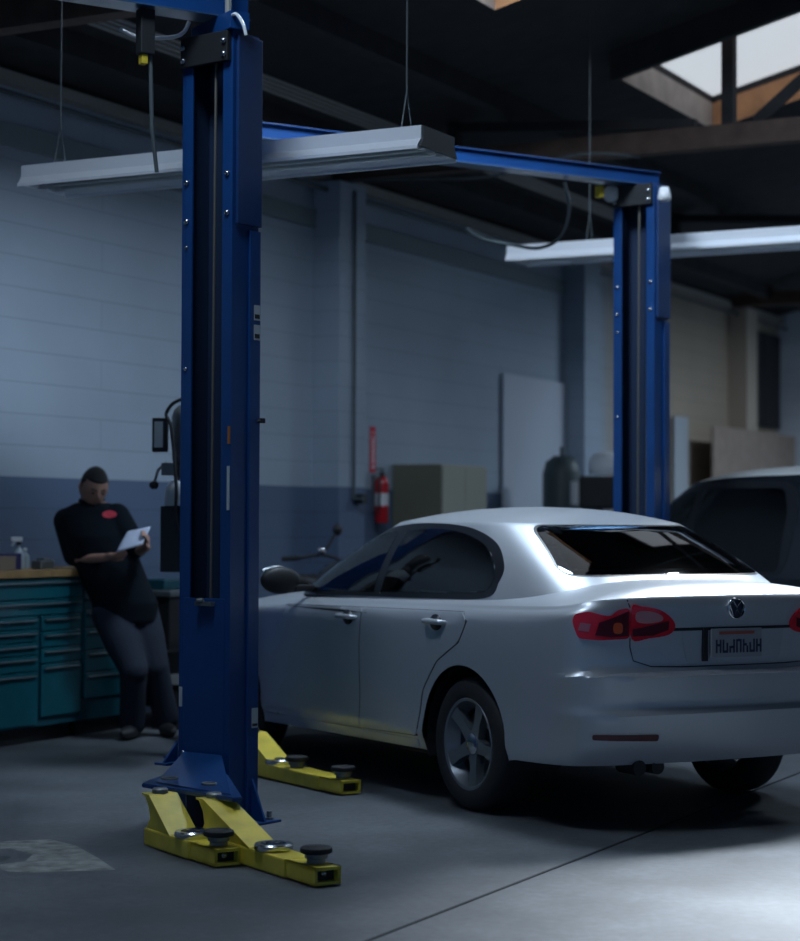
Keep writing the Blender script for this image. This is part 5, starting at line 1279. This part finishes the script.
bm = BM(); tube(bm, [(.72, .08, .32), (.48, .08, 1.02)], .024, 8); tube(bm, [(.72, -.08, .32), (.48, -.08, 1.02)], .024, 8); link('front_fork', bm, M['steel'], mb)
bm = BM(); tube(bm, smooth_path([(.30, -.38, 1.10), (.40, -.22, 1.12), (.46, 0, 1.06), (.40, .22, 1.12), (.30, .38, 1.10)]), .012, 8); hb = link('handlebar', bm, M['black'], mb)
for s_ in (-1, 1):
    bm = BM(); tube(bm, [(.30, s_*.38, 1.10), (.24, s_*.50, 1.09)], .018, 8); link('grip', bm, M['rubber'], hb)
bm = BM(); lathe(bm, [(.03, -.08), (.08, -.04), (.095, .03), (.09, .045)], 20, Matrix.Translation((.58, 0, .98)) @ Matrix.Rotation(PI/2, 4, 'Y')); link('headlight', bm, M['chrome'], mb, True)
# mirror stalk with chrome shell, as seen above the sedan's mirror
bm = BM(); tube(bm, [(.36, .22, 1.12), (.44, .20, 1.20), (.53, .18, 1.30)], .011, 8); st = link('mirror_stalk', bm, M['black'], mb)
bm = BM(); bmesh.ops.create_uvsphere(bm, u_segments=16, v_segments=10, radius=1)
for v in bm.verts: v.co = Vector((v.co.x*.045+.36, v.co.y*.03+.23, v.co.z*.035+1.15))
link('mirror_shell', bm, M['chrome'], st, True)
bm = BM(); bmesh.ops.create_uvsphere(bm, u_segments=16, v_segments=10, radius=1)
for v in bm.verts: v.co = Vector((v.co.x*.065+.55, v.co.y*.03+.18, v.co.z*.045+1.31))
link('mirror', bm, M['black'], st, True)
bm = BM(); tube(bm, [(-.2, -.14, .34), (-.75, -.16, .38)], .04, 12); link('exhaust_pipe', bm, M['steel'], mb)
bm = BM(); tube(bm, [(-.05, .1, .3), (-.12, .25, .02)], .015, 8); link('kickstand', bm, M['black'], mb)
#@LIGHT
# ------------------------------------------------------------------ light: daylight through skylights, unseen added openings and the open bay door behind the camera
def area(name, loc, rot, sx_, sy_, power, col):
    l = bpy.data.lights.new(name, 'AREA'); l.shape = 'RECTANGLE'; l.size = sx_; l.size_y = sy_; l.energy = power; l.color = col
    o = bpy.data.objects.new(name, l); COL.objects.link(o); o.location = loc; o.rotation_euler = rot; return o
def sky_lamp(a, b, p0, p1, power, z=.03):
    p = (p0+p1)/2; o = area('skylight_daylight', W((a+b)/2, p, roofz(p)+z), (0, 0, 0), b-a, p1-p0, power, (.66, .82, 1))
    o.rotation_euler = Matrix(((WD.x, -WN.x, 0), (WD.y, -WN.y, 0), (0, 0, 1))).to_euler(); return o
sky_lamp(-5.5, -4.7, 2.8, 4.0, 105)
sky_lamp(-2.0, -.9, 2.8, 3.8, 240)
sky_lamp(.1, 2.4, 5.0, 6.2, 65)  # added lamp in the first unseen opening
sky_lamp(9.1, 12.9, 5.0, 6.2, 500)  # added lamp in the second unseen opening, brightens the far corner
sl = bpy.data.lights.new('sun', 'SUN'); sl.energy = 11.5; sl.angle = math.radians(14); sl.color = (.95, .97, 1)
so = bpy.data.objects.new('sun', sl); COL.objects.link(so)
src = W(1.25, 5.6, roofz(5.6)); so.rotation_euler = (Vector((1.50, 7.15, 0))-src).to_track_quat('-Z', 'Y').to_euler()
w = bpy.data.worlds.new('sky'); SC.world = w; w.use_nodes = True
bg = w.node_tree.nodes['Background']; bg.inputs[0].default_value = (.16, .42, .90, 1); bg.inputs[1].default_value = .20
# ------------------------------------------------------------------ camera
cam = bpy.data.cameras.new('camera'); co = bpy.data.objects.new('camera', cam); COL.objects.link(co); SC.camera = co
cam.lens = 50; cam.sensor_fit = 'HORIZONTAL'; cam.sensor_width = 800/1960*50; cam.clip_end = 200; cam.clip_start = .1
pit = math.atan((522-470.5)/1960)
co.matrix_world = Matrix.Translation((0, 0, 1.37)) @ Matrix.Rotation(PI/2+pit, 4, 'X') @ Matrix.Rotation(.004, 4, 'Z')
cam.dof.use_dof = True; cam.dof.focus_distance = 8.4; cam.dof.aperture_fstop = 1.35
vs_ = SC.view_settings; vs_.view_transform = 'Standard'; vs_.look = 'None'; vs_.gamma = 1; vs_.exposure = 0; vs_.use_curve_mapping = False
